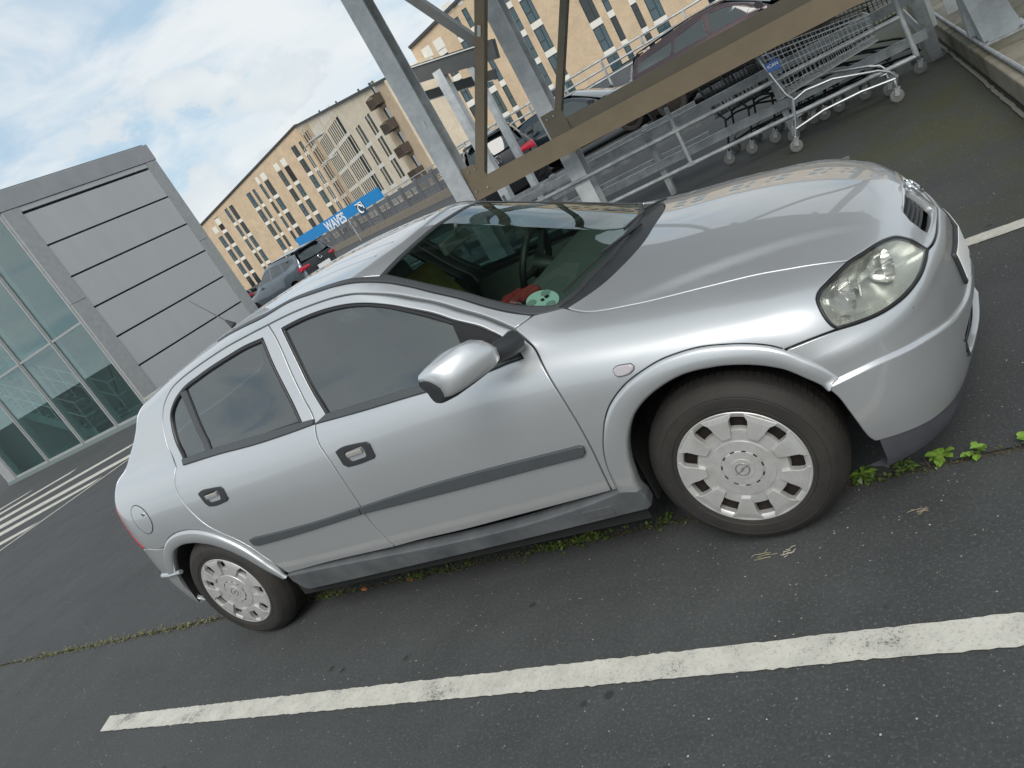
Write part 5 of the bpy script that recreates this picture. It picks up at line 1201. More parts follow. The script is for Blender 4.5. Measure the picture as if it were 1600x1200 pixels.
M_brown = mat('brown_truss_paint', (.27, .212, .138), .45, .1, noise=(5, .35, (.14, .11, .068)))
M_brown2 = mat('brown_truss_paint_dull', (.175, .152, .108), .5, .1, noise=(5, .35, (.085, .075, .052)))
M_dkst = mat('weathered_dark_steel', (.085, .090, .090), .6, .3, noise=(4, .7, (.13, .135, .13)))
M_white = mat('white_plastic', (.72, .72, .68), .5)
def channel(mb, a, b, w, h, up, t=.010):
    """U section: web w wide along r, flanges h deep along up"""
    a = Vector(a); b = Vector(b); d = (b-a).normalized(); u = Vector(up); u = (u-d*u.dot(d)).normalized(); r = d.cross(u)
    mb.bar(a, b, w, t, up)
    for s in (-1, 1): mb.bar(a+r*s*(w/2-t/2)+u*(h/2+t/2), b+r*s*(w/2-t/2)+u*(h/2+t/2), t, h, up)
# tube frame of the bay
YR = 5.0
fr = empty('bay_railing', (3.48, YR, 0), 0, 'galvanised tube railing in front of the shopping trolleys', 'railing')
def bld(m, nm, ma, par, o, **k): m.v = [(x-o[0], y-o[1], z-o[2]) for x, y, z in m.v]; return m.build(nm, ma, par, **k)
O = (3.48, YR, 0)
for z0, z1 in ((.645, .672), (.285, .305)):
    m = MB(); m.tube([(-4.6, YR, z1), (3.48, YR, z0)], .0215, 12); bld(m, 'rail', M_galv, fr, O)
m = MB(); m.tube([(3.47, YR, .83), (3.47, YR, .660), (3.485, YR, .283)], .024, 12); m.tube([(3.47, YR, .83), (3.47, YR, 1.3)], .024, 12); bld(m, 'end_post', M_galv, fr, O)
for x in (1.385, -.65, -2.7, -4.6):
    m = MB(); m.tube([(x, YR, .90), (x, YR, .30)], .020, 12); bld(m, 'post', M_galv, fr, O)
    m = MB(); m.box(x-.03, x+.03, YR-.005, YR+.005, .655, .69); m.box(x-.035, x+.035, YR-.03, YR-.02, .28, .32); bld(m, 'clamp', M_galv, fr, O)
# crash barriers behind the rail
for yb, zs_, lab, x0, x1 in ((5.46, ((.70, .085), (.355, .085)), 'flat galvanised guard rails between the loose trolley and the nested row', -4.6, 3.62),
                          (6.42, ((.66, .09), (.47, .09), (.28, .09)), 'rear galvanised guard rails of the trolley bay below the brown beam', -6.2, 1.35)):
    g = empty('guard_rail', (x0, yb, 0), 0, lab, 'guard rail', 'guard rails of the trolley bay'); O = (x0, yb, 0)
    for z, h in zs_:
        m = MB(); m.box(x0, x1, yb-.022, yb-.012, z-h/2, z+h/2); m.box(x0, x1, yb-.012, yb+.02, z+h/2-.008, z+h/2); m.box(x0, x1, yb-.012, yb+.02, z-h/2, z-h/2+.008); bld(m, 'rail', M_galv, g, O)
    for x in np.arange(x0+.15, x1, 1.35):
        m = MB(); m.box(x-.03, x+.03, yb+.021, yb+.09, 0, zs_[0][0]+.06); bld(m, 'post', M_galv, g, O)
        m = MB()
        for z, h in zs_: m.tube([(x, yb-.030, z), (x, yb-.020, z)], .009, 6)
        bld(m, 'bolt', M_galv, g, O)
# end frame with panels at the right
g = empty('bay_end_frame', (3.66, 6.05, 0), 0, 'broad galvanised channel post closing the right end of the trolley bay', 'post'); O = (3.66, 6.05, 0)
m = MB(); v = []; channel(m, (3.65, 6.06, .0), (3.65, 6.06, 2.2), .11, .06, (0, 1, 0)); bld(m, 'post', M_galv, g, O)
for z in (.30, .62, .95): 
    m = MB(); m.bar((3.60, 6.12, z), (3.56, 7.9, z), .012, .15, up=(0, 0, 1)); bld(m, 'side_rail', M_galv, g, O)
m = MB()
for z in np.arange(.15, 2.0, .22): m.tube([(3.63, 6.045, z), (3.63, 6.05, z)], .008, 6)
bld(m, 'bolt', M_galv, g, O)
m = MB(); m.box(3.72, 3.78, 6.9, 7.0, .18, 2.0); m.box(3.9, 4.2, 7.1, 7.13, .2, .9); bld(m, 'rear_plate', M_galv2, g, O)
# big truss: columns, lower chord, back plate, diagonals, upper chord (continues above the frame)
tr = empty('steel_truss', (-.88, 4.72, 0), 0, 'brown and galvanised steel truss with diagonals spanning over the trolleys', 'truss'); O = (-.88, 4.72, 0)
def hcol(x, y, w, d, z0, z1, nm, ma):
    m = MB(); t = .014
    m.box(x-w/2, x+w/2, y-d/2, y-d/2+t, z0, z1); m.box(x-w/2, x+w/2, y+d/2-t, y+d/2, z0, z1); m.box(x+w*.12, x+w*.12+t, y-d/2+t, y+d/2-t, z0, z1)
    return bld(m, nm, ma, tr, O)
hcol(-.881, 4.723, .219, .205, 0, 4.1, 'column', M_galv2)
hcol(.24, 5.123, .186, .186, 0, 4.1, 'column', M_galv2)
m = MB(); m.bar((-.76, 4.64, 1.107), (4.02, 4.64, 1.015), .013, .200); bld(m, 'chord_front_plate', M_brown, tr, O)
m = MB(); m.bar((-.76, 4.76, 1.037), (4.02, 4.76, .945), .24, .013); bld(m, 'chord_web', M_brown2, tr, O)
m = MB(); m.bar((.347, 4.881, 1.158), (4.02, 4.881, 1.09), .013, .28); bld(m, 'chord_back_plate', M_brown2, tr, O)
def plate(pts, y, ma):
    m = MB(); m.prism(pts, .013, Matrix(((1, 0, 0, 0), (0, 0, 1, y), (0, 1, 0, 0), (0, 0, 0, 1)))); bld(m, 'gusset_plate', ma, tr, O)
plate([(-.769, 1.028), (-.509, 1.0), (-.528, 1.288), (-.63, 1.372), (-.769, 1.372)], 4.653, M_brown)
plate([(.235, 1.083), (.477, 1.083), (.477, 1.372), (.384, 1.428), (.235, 1.428)], 4.860, M_brown2)
for a, b, w, ma in (((-.588, 4.70, 1.242), (1.146, 4.70, 3.92), .105, M_brown), ((.379, 4.915, 1.316), (2.076, 4.915, 3.92), .07, M_brown2), ((2.076, 4.915, 3.92), (4.0, 4.915, 2.2), .07, M_brown2)):
    m = MB(); m.bar(a, b, w, .09, up=(0, 1, 0)); bld(m, 'diagonal', ma, tr, O)
m = MB(); m.bar((-1.0, 4.733, 4.02), (4.1, 4.733, 4.02), .2, .22); bld(m, 'upper_chord', M_dkst, tr, O)
for x, z, y in ((-.695, 1.316, 4.650), (-.602, 1.316, 4.650), (-.714, 1.10, 4.630), (-.565, 1.083, 4.630), (.291, 1.372, 4.858), (.375, 1.372, 4.858), (.282, 1.149, 4.858), (.421, 1.149, 4.858)):
    m = MB(); m.tube([(x, y, z), (x, y-.012, z)], .012, 6); bld(m, 'bolt', M_galv, tr, O)
m = MB(); m.box(-.88, -.845, 4.614, 4.619, 1.92, 2.0); bld(m, 'earth_tag', M_white, tr, O)
m = MB(); M = Matrix.Translation((.175, 4.650, 2.42)) @ Matrix.Rotation(math.radians(33), 4, 'Y'); m.box(-.018, .018, -.006, .0, -.05, .05, M); bld(m, 'label_plate', M_white, tr, O)
# the roof sheet of the bay rests on the truss, above the picture; it mirrors in the bonnet and shades the trolleys
rf_ = empty('bay_roof', (1, 5, 4.15), 0, 'flat grey sheet roof carried by the trolley bay truss', 'roof')
m = MB(); m.box(-1.1-1, 7.5-1, 1.2-5, 6.0-5, .0, .10); m.build('roof_sheet', M_dkst, rf_)
for k in range(6):
    m = MB(); x = -1.9+1.5*k; m.box(x, x+.1, 1.3-5, 5.9-5, -.16, -.001); m.build('purlin', M_galv2, rf_)
# pale clips lying along the beam
for k, x in enumerate((1.70, 2.06, 2.41, 2.77)):
    z = 1.09-.019*(x+1)
    c = empty('coin_chain_clip', (x, 4.76, z-.035), 0, ['leftmost pale plug and chain lying in the brown beam', 'second pale plug and chain from the left in the brown beam', 'third pale plug and chain from the left in the brown beam', 'rightmost pale plug and chain lying in the brown beam'][k], 'chain plug', 'plugs and chains lying in the brown beam')
    m = MB(); m.tube([(-.02, -.02, .03), (.03, .06, .10)], .014, 10); m.build('plug', M_white, c)
    m = MB(); m.tube([(.03, .03, .09), (.06, .0, .11), (.09, .02, .09), (.12, -.02, .10), (.15, .02, .085), (.2, .0, .09), (.24, .03, .075)], [.008, .006, .009, .006, .009, .006, .004], 6); m.build('chain', M_dkst, c)
# galvanised foot of the next column on the kerb, with a rail
f = empty('column_foot', (4.1, 4.85, .18), 0, 'flared galvanised column foot bolted on the concrete kerb at the top right', 'column foot'); O = (4.1, 4.85, .18)
m = MB(); m.add([(3.93, 4.62, .19), (4.20, 4.60, .19), (4.06, 5.05, .95), (3.86, 5.05, .95), (3.93, 4.632, .19), (4.20, 4.612, .19), (4.06, 5.062, .95), (3.86, 5.062, .95)], [(0, 1, 2, 3), (7, 6, 5, 4), (0, 4, 5, 1), (1, 5, 6, 2), (2, 6, 7, 3), (3, 7, 4, 0)]); bld(m, 'flared_plate', M_galv3, f, O)
m = MB(); m.box(3.92, 4.24, 4.58, 5.2, .181, .195); bld(m, 'base_plate', M_galv, f, O)
m = MB(); m.add([(3.925, 4.64, .19), (3.925, 5.2, .19), (3.86, 5.2, .95), (3.86, 5.06, .95)], [(0, 1, 2, 3)]); m.box(3.88, 4.1, 5.07, 5.25, .19, 4.0); bld(m, 'stem', M_galv2, f, O)
m = MB()
for x, y in ((3.95, 4.61), (4.18, 4.60), (4.22, 5.0)): m.tube([(x, y, .195), (x, y, .215)], .014, 6)
bld(m, 'bolt', M_chrome, f, O)
m = MB(); m.tube([(4.08, 4.72, .55), (4.6, 4.55, .60)], .024, 10); bld(m, 'side_pipe', M_galv, f, O)
p = MB(); p.tube([(3.80, 8.2, .20), (3.92, 4.3, .20), (3.93, 4.05, .20), (4.03, 1.5, .20)], .016, 8)
o = p.build('conduit', M_galv, smooth=True); tag(o, 'thin galvanised conduit lying along the top of the concrete kerb', 'pipe')

# ---- shopping trolleys
M_wdk = mat('dark_trolley_wire', (.030, .032, .034), .35, .6); M_wire = mat('chrome_wire', (.50, .52, .53), .34, .9)
M_cast = mat('castor_rubber', (.20, .195, .185), .6, noise=(60, .5)); M_blue = mat('trolley_blue', (.045, .11, .30), .45)
def trolley(name, lab, grp, wire, frame, seat_col, full=True):
    t = empty(name, (0, 0, 0), 0, lab, 'shopping trolley', grp)
    W2 = .26; m = MB(); r = .0028 if full else .0032
    def side(y):
        # top rim and bottom rail converge to the nose
        n = 22
        for k in range(n+1):
            u = k/n; x = .02+.86*u; zt = .92-.13*u; zb = .50+.06*u
            m.tube([(x-.02*(1-u), y*(1-.12*u), zt), (x, y*(.88-.14*u), zb)], r, 4, cap=False)
        for f in (0, .12, .35, .6, .8, 1.0):
            m.tube([(.0, y*(1-.12*f), .92-.42*f), (.88, y*(.88-.14*f), .79-.23*f)], r*1.2 if f not in (0, 1) else r*1.9, 4)
    side(-W2); side(W2)
    for k in range(9):
        y = -W2+2*W2*k/8
        m.tube([(.02, y*.88, .50), (.88, y*.74, .56), (.885, y*.88, .79)], r, 4, cap=False)
    for k in range(12): u = k/11; m.tube([(.02+.86*u, -W2*(.88-.14*u), .50+.06*u), (.02+.86*u, W2*(.88-.14*u), .50+.06*u)], r, 4, cap=False)
    for f in (0, .3, .6, 1): m.tube([(.885, -W2*(.88-.14*f), .79-.23*f), (.885, W2*(.88-.14*f), .79-.23*f)], r*1.6, 4)
    for k in range(9): y = -W2+2*W2*k/8; m.tube([(.0, y, .92), (.02, y*.88, .50)], r, 4, cap=False)
    m.build('wire_basket', wire, t)
    m = MB(); rf = .0125
    for s in (-1, 1):
        m.tube([(-.10, s*.24, 1.00), (-.04, s*.25, .92), (.06, s*.25, .52), (.10, s*.26, .46), (.05, s*.27, .26), (.0, s*.275, .13)], rf*.9, 8)
        m.tube([(.10, s*.255, .44), (.22, s*.25, .47), (.45, s*.24, .45), (.80, s*.225, .33), (.88, s*.21, .27)], rf*.9, 8)
        m.tube([(.03, s*.272, .20), (.3, s*.262, .24), (.62, s*.24, .235), (.90, s*.215, .20)], rf, 8)
        m.tube([(.78, s*.225, .33), (.86, s*.21, .30), (.92, s*.20, .20)], rf*.8, 8)
    m.tube([(.90, -.215, .20), (.93, -.12, .20), (.93, .12, .20), (.90, .215, .20)], rf, 8); m.tube([(.06, -.27, .21), (.06, .27, .21)], rf, 8)
    m.build('frame', frame, t, smooth=True)
    m = MB(); m.tube([(-.10, -.25, 1.0), (-.10, .25, 1.0)], .016, 10); m.build('handle', seat_col, t, smooth=True)
    if full:
        m = MB(); m.add([(.03, -.20, .90), (.03, .20, .90), (.10, .20, .70), (.10, -.20, .70), (.036, -.20, .90), (.036, .20, .90), (.106, .20, .70), (.106, -.20, .70)], [(0, 1, 2, 3), (7, 6, 5, 4), (0, 3, 7, 4), (1, 5, 6, 2), (3, 2, 6, 7), (0, 4, 5, 1)])
        sp = m.build('seat_flap', M_blue, t)
        Mx = Matrix.Translation((.055, -.262, .80)) @ Matrix.Rotation(math.pi/2, 4, 'X')
        m = MB(); m.prism([(-.055, -.04), (.055, -.045), (.065, .04), (-.065, .042)], .006, Mx, -.003); m.build('side_sign', M_blue, t)
        text_mesh('ICAN', .040, 'sign_text', M_white, t, Matrix.Translation((.055, -.2665, .805)) @ Matrix.Rotation(math.pi/2, 4, 'X'), .0006)
    for x, y, zt in ((.0, -.275, .13), (.0, .275, .13), (.89, -.215, .18), (.89, .215, .18)):
        c = MB(); c.tube([(x, y, zt+.02), (x, y, .115)], .012, 8)
        for s in (-1, 1): c.bar((x, y+s*.021, .125), (x-.02, y+s*.021, .06), .04, .004, up=(0, 1, 0))
        c.box(x-.025, x+.025, y-.023, y+.023, .120, .126)
        fo = c.build('castor', M_galv, t)
        w = MB(); w.lathe([(0, .014), (.022, .014), (.024, .010), (.046, .012), (.056, .008), (.0585, 0), (.056, -.008), (.046, -.012), (.024, -.010), (.022, -.014), (0, -.014)], (x-.02, y, .0585), 'y', 24); w.build('castor_wheel', M_cast, fo, smooth=True)
    return t
t1 = trolley('shopping_trolley', 'chrome shopping trolley with a blue sign, standing in front of the nested dark row', 'shopping trolleys in the bay', M_wire, mat('trolley_tube', (.40, .42, .43), .42, .8), M_blue)
t1.location = (2.36, 5.04, 0); t1.rotation_euler = (0, 0, math.radians(6))
t2 = trolley('shopping_trolley', 'last dark trolley of the nested row, at its left end', 'shopping trolleys in the bay', M_wdk, M_wdk, M_wdk, full=False)
t2.location = (1.62, 5.93, 0)
km = kidmap_of(t2); names = ['second', 'third', 'fourth', 'fifth', 'sixth', 'seventh', 'eighth']
for k in range(4):
    c = copy_tree(t2, km); c.location = (1.62+.25*(k+1), 5.93, 0.0); c['label'] = names[k]+' dark trolley from the left in the nested row behind the guard rail'

# ------------------------------------------------------------------ canopy behind, fence, sign, lamps, buildings, far cars
cn = empty('trolley_canopy', (-2.2, 9, 0), 0, 'small dark grey steel canopy on thin posts seen through the truss', 'canopy'); O = (-2.2, 9, 0)
def bl(m, nm, ma, par, O=O, **k): m.v = [(x-O[0], y-O[1], z-O[2]) for x, y, z in m.v]; return m.build(nm, ma, par, **k)
m = MB(); m.bar((-2.75, 8, 2.90), (-1.15, 8, 2.50), .12, .26); bl(m, 'front_beam', M_dkst, cn)
m = MB(); m.add([(-2.7, 8.07, 3.02), (-1.15, 8.07, 2.64), (-2.5, 9.6, 2.72), (-3.9, 9.6, 3.04)], [(0, 1, 2, 3)]); bl(m, 'roof_sheet', M_dkst, cn)
m = MB(); m.bar((-3.5, 9.3, 2.68), (-1.9, 9.3, 2.30), .10, .16); bl(m, 'rear_beam', M_dkst, cn)
m = MB(); m.bar((-2.7, 7.93, 3.0), (-1.2, 7.93, 2.625), .02, .015); bl(m, 'white_edge', M_white, cn)
m = MB(); m.bar((-3.4, 9.24, 2.58), (-1.95, 9.24, 2.235), .02, .015); bl(m, 'white_edge', M_white, cn)
for x, y, w in ((-2.12, 8.0, .15), (-1.62, 8.0, .10)):
    m = MB(); m.box(x-w/2, x+w/2, y-w/2, y+w/2, 0, 2.70 if x < -2 else 2.55); bl(m, 'post', M_galv2, cn)
m = MB(); m.bar((-2.10, 8, 4.0), (-1.36, 8, 2.72), .13, .14, up=(0, 1, 0)); bl(m, 'hanger', M_dkst, cn)

# fence: grey steel panels with slotted lower part on a low wall
M_fence = mat('fence_grey', (.19, .20, .215), .5, .4, noise=(3, .4)); M_fence2 = mat('fence_grey_dark', (.11, .118, .125), .6)
M_lowwall = mat('low_wall_beige', (.25, .22, .18), .9, noise=(5, .8, (.17, .15, .12)), bump=(40, .4, .01))
A_ = np.array([-17.2, 31.5]); D_ = np.array([-.82, .57]); D_ = D_/np.linalg.norm(D_)
ang = math.atan2(D_[1], D_[0])
fe = empty('deck_fence', (A_[0], A_[1], 0), ang, 'grey slotted steel parapet fence on a low beige wall behind the cars', 'fence')
m = MB(); m.box(-8, 30, -.12, .12, 0, .42); m.build('low_wall', M_lowwall, fe)
PW = 2.45
for k in range(-3, 12):
    x = k*PW
    m = MB(); m.box(x-.07, x+.07, -.16, .05, .42, 1.62); m.build('fence_post', M_fence, fe)
    if k == 11: continue
    m = MB(); m.box(x+.08, x+PW-.08, -.09, -.06, 1.22, 1.50); m.box(x+.08, x+PW-.08, -.10, -.05, 1.46, 1.52); m.build('fence_panel', M_fence, fe)
    m = MB()
    for z in (.50, .68, .86, 1.04, 1.16): m.box(x+.08, x+PW-.08, -.09, -.055, z-.02, z+.02)
    for q in range(11): xx = x+.2+q*(PW-.4)/10; m.box(xx-.016, xx+.016, -.088, -.056, .45, 1.2)
    for q in (0, .47, 1.0): xx = x+.1+q*(PW-.2); m.box(xx-.05, xx+.05, -.1, -.05, .44, 1.22)
    m.build('fence_grille', M_fence2 if k % 2 else M_fence, fe)
m = MB(); m.tube([(-8, -.05, 1.72), (29, -.05, 1.72)], .028, 8)
for k in range(-6, 24): m.tube([(k*1.2, -.05, 1.5), (k*1.2, -.05, 1.72)], .018, 6)
m.build('top_rail', M_galv, fe)
# open railing to the right, behind the dark cars
ra = empty('deck_railing', (0, 21, 0), 0, 'galvanised two-bar railing behind the dark parked cars', 'railing')
for z in (1.76, 1.50, 1.22):
    m = MB(); m.tube([(-9.5, 0, z), (22, 0, z)], .032, 8); m.build('rail', M_galv, ra)
for x in np.arange(-9.2, 14, 1.35):
    m = MB(); m.box(x-.03, x+.03, -.03, .03, 0, 1.76); m.build('rail_post', M_galv, ra)
# grey car ramp wall behind railing
m = MB(); m.box(-9.5, 26, 21.6, 21.8, 0, 1.28); o = m.build('parapet_wall', M_fence); tag(o, 'low grey parapet wall behind the open railing', 'wall')

# blue sign with white lettering
M_blueS = mat('sign_blue', (.0, .22, .56), .45); M_letter = mat('sign_white', (.80, .80, .80), .5); M_navy = mat('sign_navy', (.01, .06, .12), .5)
P0 = Vector((-21.0, 30.0, 0)); 
def at(px, py, depth):
    """a point on the sight line through a measured direction; used once to find where the sign stands"""
    f = 1182.7; a = (px-800)/f; b = (600-py)/f
    d = Vector(_f)+_R*a+_U*b; return Vector((3.3581, -2.8071, 1.528))+d*depth
sg0 = at(465, 378, 41.0); sg1 = at(597, 305, 33.5)
ang2 = math.atan2(sg1.y-sg0.y, sg1.x-sg0.x); Ls = (Vector((sg1.x, sg1.y))-Vector((sg0.x, sg0.y))).length
sg = empty('shop_sign', (sg0.x, sg0.y, 0), ang2, 'long blue WAVES sign with white letters above the fence', 'sign')
m = MB(); m.box(0, Ls, -.05, .05, 1.58, 2.10); m.build('sign_board', M_blueS, sg)
RX = Matrix.Rotation(math.pi/2, 4, 'X')
text_mesh('WAVES', .68, 'lettering', M_letter, sg, Matrix.Translation((Ls*.50, -.058, 1.74)) @ RX, .004, bold=.018)
Mx = Matrix.Translation((Ls*.79, -.06, 1.68)) @ RX
m = MB(); m.prism([(-.34, -.30), (.34, -.30), (.34, .30), (-.34, .30)], .012, Mx, -.006); m.build('logo_tile', M_navy, sg)
m = MB(); m.tube([tuple(Mx @ Vector((.19*math.cos(t), .19*math.sin(t)+.0, .02))) for t in np.linspace(.3, 5.2, 20)], .045, 6); m.tube([tuple(Mx @ Vector((x, y, .02))) for x, y in ((-.30, .26), (.28, .27), (.30, -.05))], .03, 6); m.build('logo_mark', M_letter, sg)

# street lamps
def street_lamp(px, py, depth, rz, lab):
    p = at(px, py, depth); L = empty('street_lamp', (p.x, p.y, 0), rz, lab, 'street lamp', 'street lamps beyond the fence')
    m = MB(); m.tube([(0, 0, -6), (0, 0, p.z-.1), ], [.05, .035], 10); m.build('lamp_post', M_galv, L)
    m = MB(); m.tube([(0, 0, p.z-.12), (.35, 0, p.z), (.8, 0, p.z+.05)], [.035, .045, .05], 8); m.build('bracket', M_galv, L)
    m = MB(); m.prism([(.75, -.12), (1.1, -.19), (1.85, -.16), (2.05, 0), (1.85, .16), (1.1, .19), (.75, .12)], .12, None, p.z-.0); m.build('lamp_head', mat('lamp_head_grey', (.42, .44, .44), .5, .3), L, bevel=.02)
    m = MB(); m.prism([(1.15, -.13), (1.75, -.11), (1.75, .11), (1.15, .13)], .03, None, p.z-.03); m.build('lamp_glass', mat('lamp_glass_warm', (.70, .62, .42), .3), L)
street_lamp(474, 231, 48, 0.0, 'street lamp with a grey oval head in front of the pale facade, upper one')
street_lamp(502, 259, 66, 0.1, 'street lamp with a flat grey head below the brighter lamp')

# ---- brick apartment buildings
def brick_mat(name, c1, c2, sc=1.0):
    m = bpy.data.materials.new(name); m.use_nodes = True; N, L = nt(m); b = N['Principled BSDF']; tc = N.new('ShaderNodeTexCoord')
    sep = N.new('ShaderNodeSeparateXYZ'); cmb = N.new('ShaderNodeCombineXYZ'); L.new(tc.outputs['Object'], sep.inputs[0]); L.new(sep.outputs[0], cmb.inputs[0]); L.new(sep.outputs[2], cmb.inputs[1])
    br = N.new('ShaderNodeTexBrick'); br.inputs['Scale'].default_value = 1.0; br.inputs['Brick Width'].default_value = .30*sc; br.inputs['Row Height'].default_value = .09*sc; br.inputs['Mortar Size'].default_value = .012
    br.inputs['Color1'].default_value = (*c1, 1); br.inputs['Color2'].default_value = (*c2, 1); br.inputs['Mortar'].default_value = tuple(x*.75 for x in c1)+(1,)
    L.new(cmb.outputs[0], br.inputs['Vector'])
    n = N.new('ShaderNodeTexNoise'); n.inputs['Scale'].default_value = .55; n.inputs['Detail'].default_value = 10; n.inputs['Roughness'].default_value = .75; L.new(tc.outputs['Object'], n.inputs['Vector'])
    r = N.new('ShaderNodeMapRange'); r.inputs[1].default_value = .3; r.inputs[2].default_value = .7; r.inputs[3].default_value = .80; r.inputs[4].default_value = 1.12; L.new(n.outputs[0], r.inputs[0])
    x = N.new('ShaderNodeMix'); x.data_type = 'RGBA'; x.blend_type = 'MULTIPLY'; x.inputs[0].default_value = 1; L.new(br.outputs[0], x.inputs[6]); L.new(r.outputs[0], x.inputs[7]); L.new(x.outputs[2], b.inputs['Base Color']); b.inputs['Roughness'].default_value = .9
    return m
M_brick = brick_mat('sand_brick', (.62, .485, .335), (.56, .43, .29)); M_brickp = brick_mat('pale_brick', (.78, .68, .53), (.72, .62, .48))
M_band = mat('white_spandrel', (.74, .72, .66), .8, noise=(2, .25)); M_frm = mat('window_frame_dark', (.03, .045, .05), .5)
M_roof = mat('roof_edge_dark', (.05, .052, .055), .7); M_bal = mat('balcony_brown', (.075, .058, .045), .7, noise=(2, .5))
def pane_mat(name, c): return mat(name, c, .06, 0, coat=1.0, noise=(.35, .8, tuple(x*.35 for x in c)))
M_p1 = pane_mat('window_pane_blue', (.05, .10, .12)); M_p2 = pane_mat('window_pane_dark', (.014, .022, .024)); M_p3 = pane_mat('window_pane_green', (.045, .075, .065)); M_p4 = mat('open_window_dark', (.03, .022, .018), .8)
_wcache = {}
def window(par, x, z, w, h, kind=0, pm_=None, depth=.14):
    """a recessed window: frame with a casement bar, pane behind; meshes are shared between equal windows"""
    key = (round(w, 2), round(h, 2), kind, pm_.name)
    if key not in _wcache:
        m = MB(); t = .055
        m.box(0, t, -.01, depth, 0, h); m.box(w-t, w, -.01, depth, 0, h); m.box(t, w-t, -.01, depth, 0, t); m.box(t, w-t, -.01, depth, h-t, h)
        if kind == 1: m.box(w*.58, w*.58+.06, .0, .09, t, h-t); m.box(t, w*.58, .0, .09, h*.42, h*.42+.06)
        if kind == 2: m.box(t, w-t, .0, .09, h*.42, h*.42+.06)
        if kind == 3: m.box(t, w-t, .0, .09, h*.72, h*.72+.06)
        o = m.build('window', M_frm); p = MB(); p.box(t, w-t, .06, .075, t, h-t); q = p.build('pane', pm_)
        _wcache[key] = (o.data, q.data); bpy.data.objects.remove(o); bpy.data.objects.remove(q)
    a, b = _wcache[key]
    o = bpy.data.objects.new('window', a); COL.objects.link(o); o.parent = par; o.location = (x, 0, z)
    q = bpy.data.objects.new('pane', b); COL.objects.link(q); q.parent = o
    return o
def facade(name, lab, ox, oy, rz, outline, wins, bands, brick, pale=None, extra=None):
    """local x along the wall, local y into the building; outline = wall polygon (x, z) with real window openings"""
    F = empty(name, (ox, oy, 0), rz, lab, 'building')
    hol = [(x, z, w, h) for x, z, w, h, *_ in wins]
    pts = [Vector(p) for p in outline]; n = len(pts); ed = [(i, (i+1) % n) for i in range(n)]
    for x, z, w, h in hol:
        k = len(pts); pts += [Vector(p) for p in ((x, z), (x+w, z), (x+w, z+h), (x, z+h))]; ed += [(k, k+1), (k+1, k+2), (k+2, k+3), (k+3, k)]
    r = delaunay_2d_cdt(pts, ed, [], 0, 1e-6); V = [(v[0], 0, v[1]) for v in r[0]]; fs = []
    P = np.array(outline, float)
    for f in r[2]:
        c = sum((Vector(r[0][i]) for i in f), Vector((0, 0)))/len(f)
        if any(x < c.x < x+w and z < c.y < z+h for x, z, w, h in hol): continue
        if not inside(np.array([[c.x, c.y]]), P)[0]: continue
        fs.append(tuple(f))
    m = MB(); m.add(V, fs)
    # reveals
    for x, z, w, h in hol:
        q = [(x, z), (x+w, z), (x+w, z+h), (x, z+h)]; k = len(m.v)
        m.add([(a, 0, b) for a, b in q]+[(a, .3, b) for a, b in q], [(0, 1, 5, 4), (1, 2, 6, 5), (2, 3, 7, 6), (3, 0, 4, 7)])
    # body behind
    k = n; m.add([(x, .32, z) for x, z in outline]+[(x, 12, z) for x, z in outline], [tuple(range(n)), tuple(range(n, 2*n))]+[(i, (i+1) % n, (i+1) % n+n, i+n) for i in range(n)])
    m.add([(x, 0, z) for x, z in outline]+[(x, .32, z) for x, z in outline], [(i, (i+1) % n, (i+1) % n+n, i+n) for i in range(n)])
    o = m.build('wall', brick, F)
    if pale:
        pass
    for x, z, w, h, kind, pm_ in wins: window(F, x, z, w, h, kind, pm_)
    for x, z, w, h in bands:
        m = MB(); m.box(x, x+w, -.03, -.001, z, z+h); m.build('spandrel', M_band, F)
    # roof edge following the outline top
    top = [p for p in outline if p[1] > 0]
    m = MB()
    for a, b in zip(top[:-1], top[1:]):
        if abs(b[0]-a[0]) > .5: m.bar((a[0], .2, a[1]+.12), (b[0], .2, b[1]+.12), .9, .30)
    m.build('roof_edge', M_roof, F)
    return F
rnd = random.Random(3)
def pick(dark=.3):
    r = rnd.random(); return M_p2 if r < dark else (M_p3 if r < dark+.2 else M_p1)
# right block, facing the deck at y=77
cols = [(-37.7, .75, 2), (-36.0, 1.0, 1), (-33.2, 1.15, 1), (-31.4, .62, 2), (-29.2, .62, 2), (-26.8, .6, 2), (-25.45, 1.22, 1), (-20.0, 1.22, 1), (-18.0, .62, 2), (-15.72, .62, 3), (-14.4, 1.3, 1), (-9.2, 1.25, 1), (-7.2, .62, 2), (-4.6, .62, 2), (-3.2, 1.3, 1), (1.8, 1.25, 1), (3.8, .62, 2), (6.5, .62, 2), (8.0, 1.25, 1), (13, 1.25, 1), (15, .62, 2)]
wins = []; bands = []
for x, w, kd in cols:
    top = 13.6+.135*(x+38.8)
    for k in range(-1, 4):
        z = 2.80+2.99*k; h = 2.36
        if z+h > top-.6: h = top-.9-z
        if h < .9: continue
        wins.append((x+40, z, w, h, kd, pick(.45 if k < 1 else .12)))
        bands.append((x+40-.02, z-.62, w+.04, .60))
    if top-(2.8+2.99*3+2.36) > .2: bands.append((x+40, 2.8+2.99*3+2.40, w, 1.0))
    elif 2.8+2.99*2+2.36 < top-1.2: pass
    if x < -35: bands.append((x+40-.05, 11.7, 1.15, 1.15))
wins = [w_ for w_ in wins if not (w_[0] < 5 and w_[1] > 11)]
facade('apartment_block', 'tall sand brick apartment block behind the truss on the right, with dark framed windows', -40, 77, 0, [(1.2, -6), (60, -6), (60, 21.0), (1.2, 13.6)], wins, bands, M_brick)
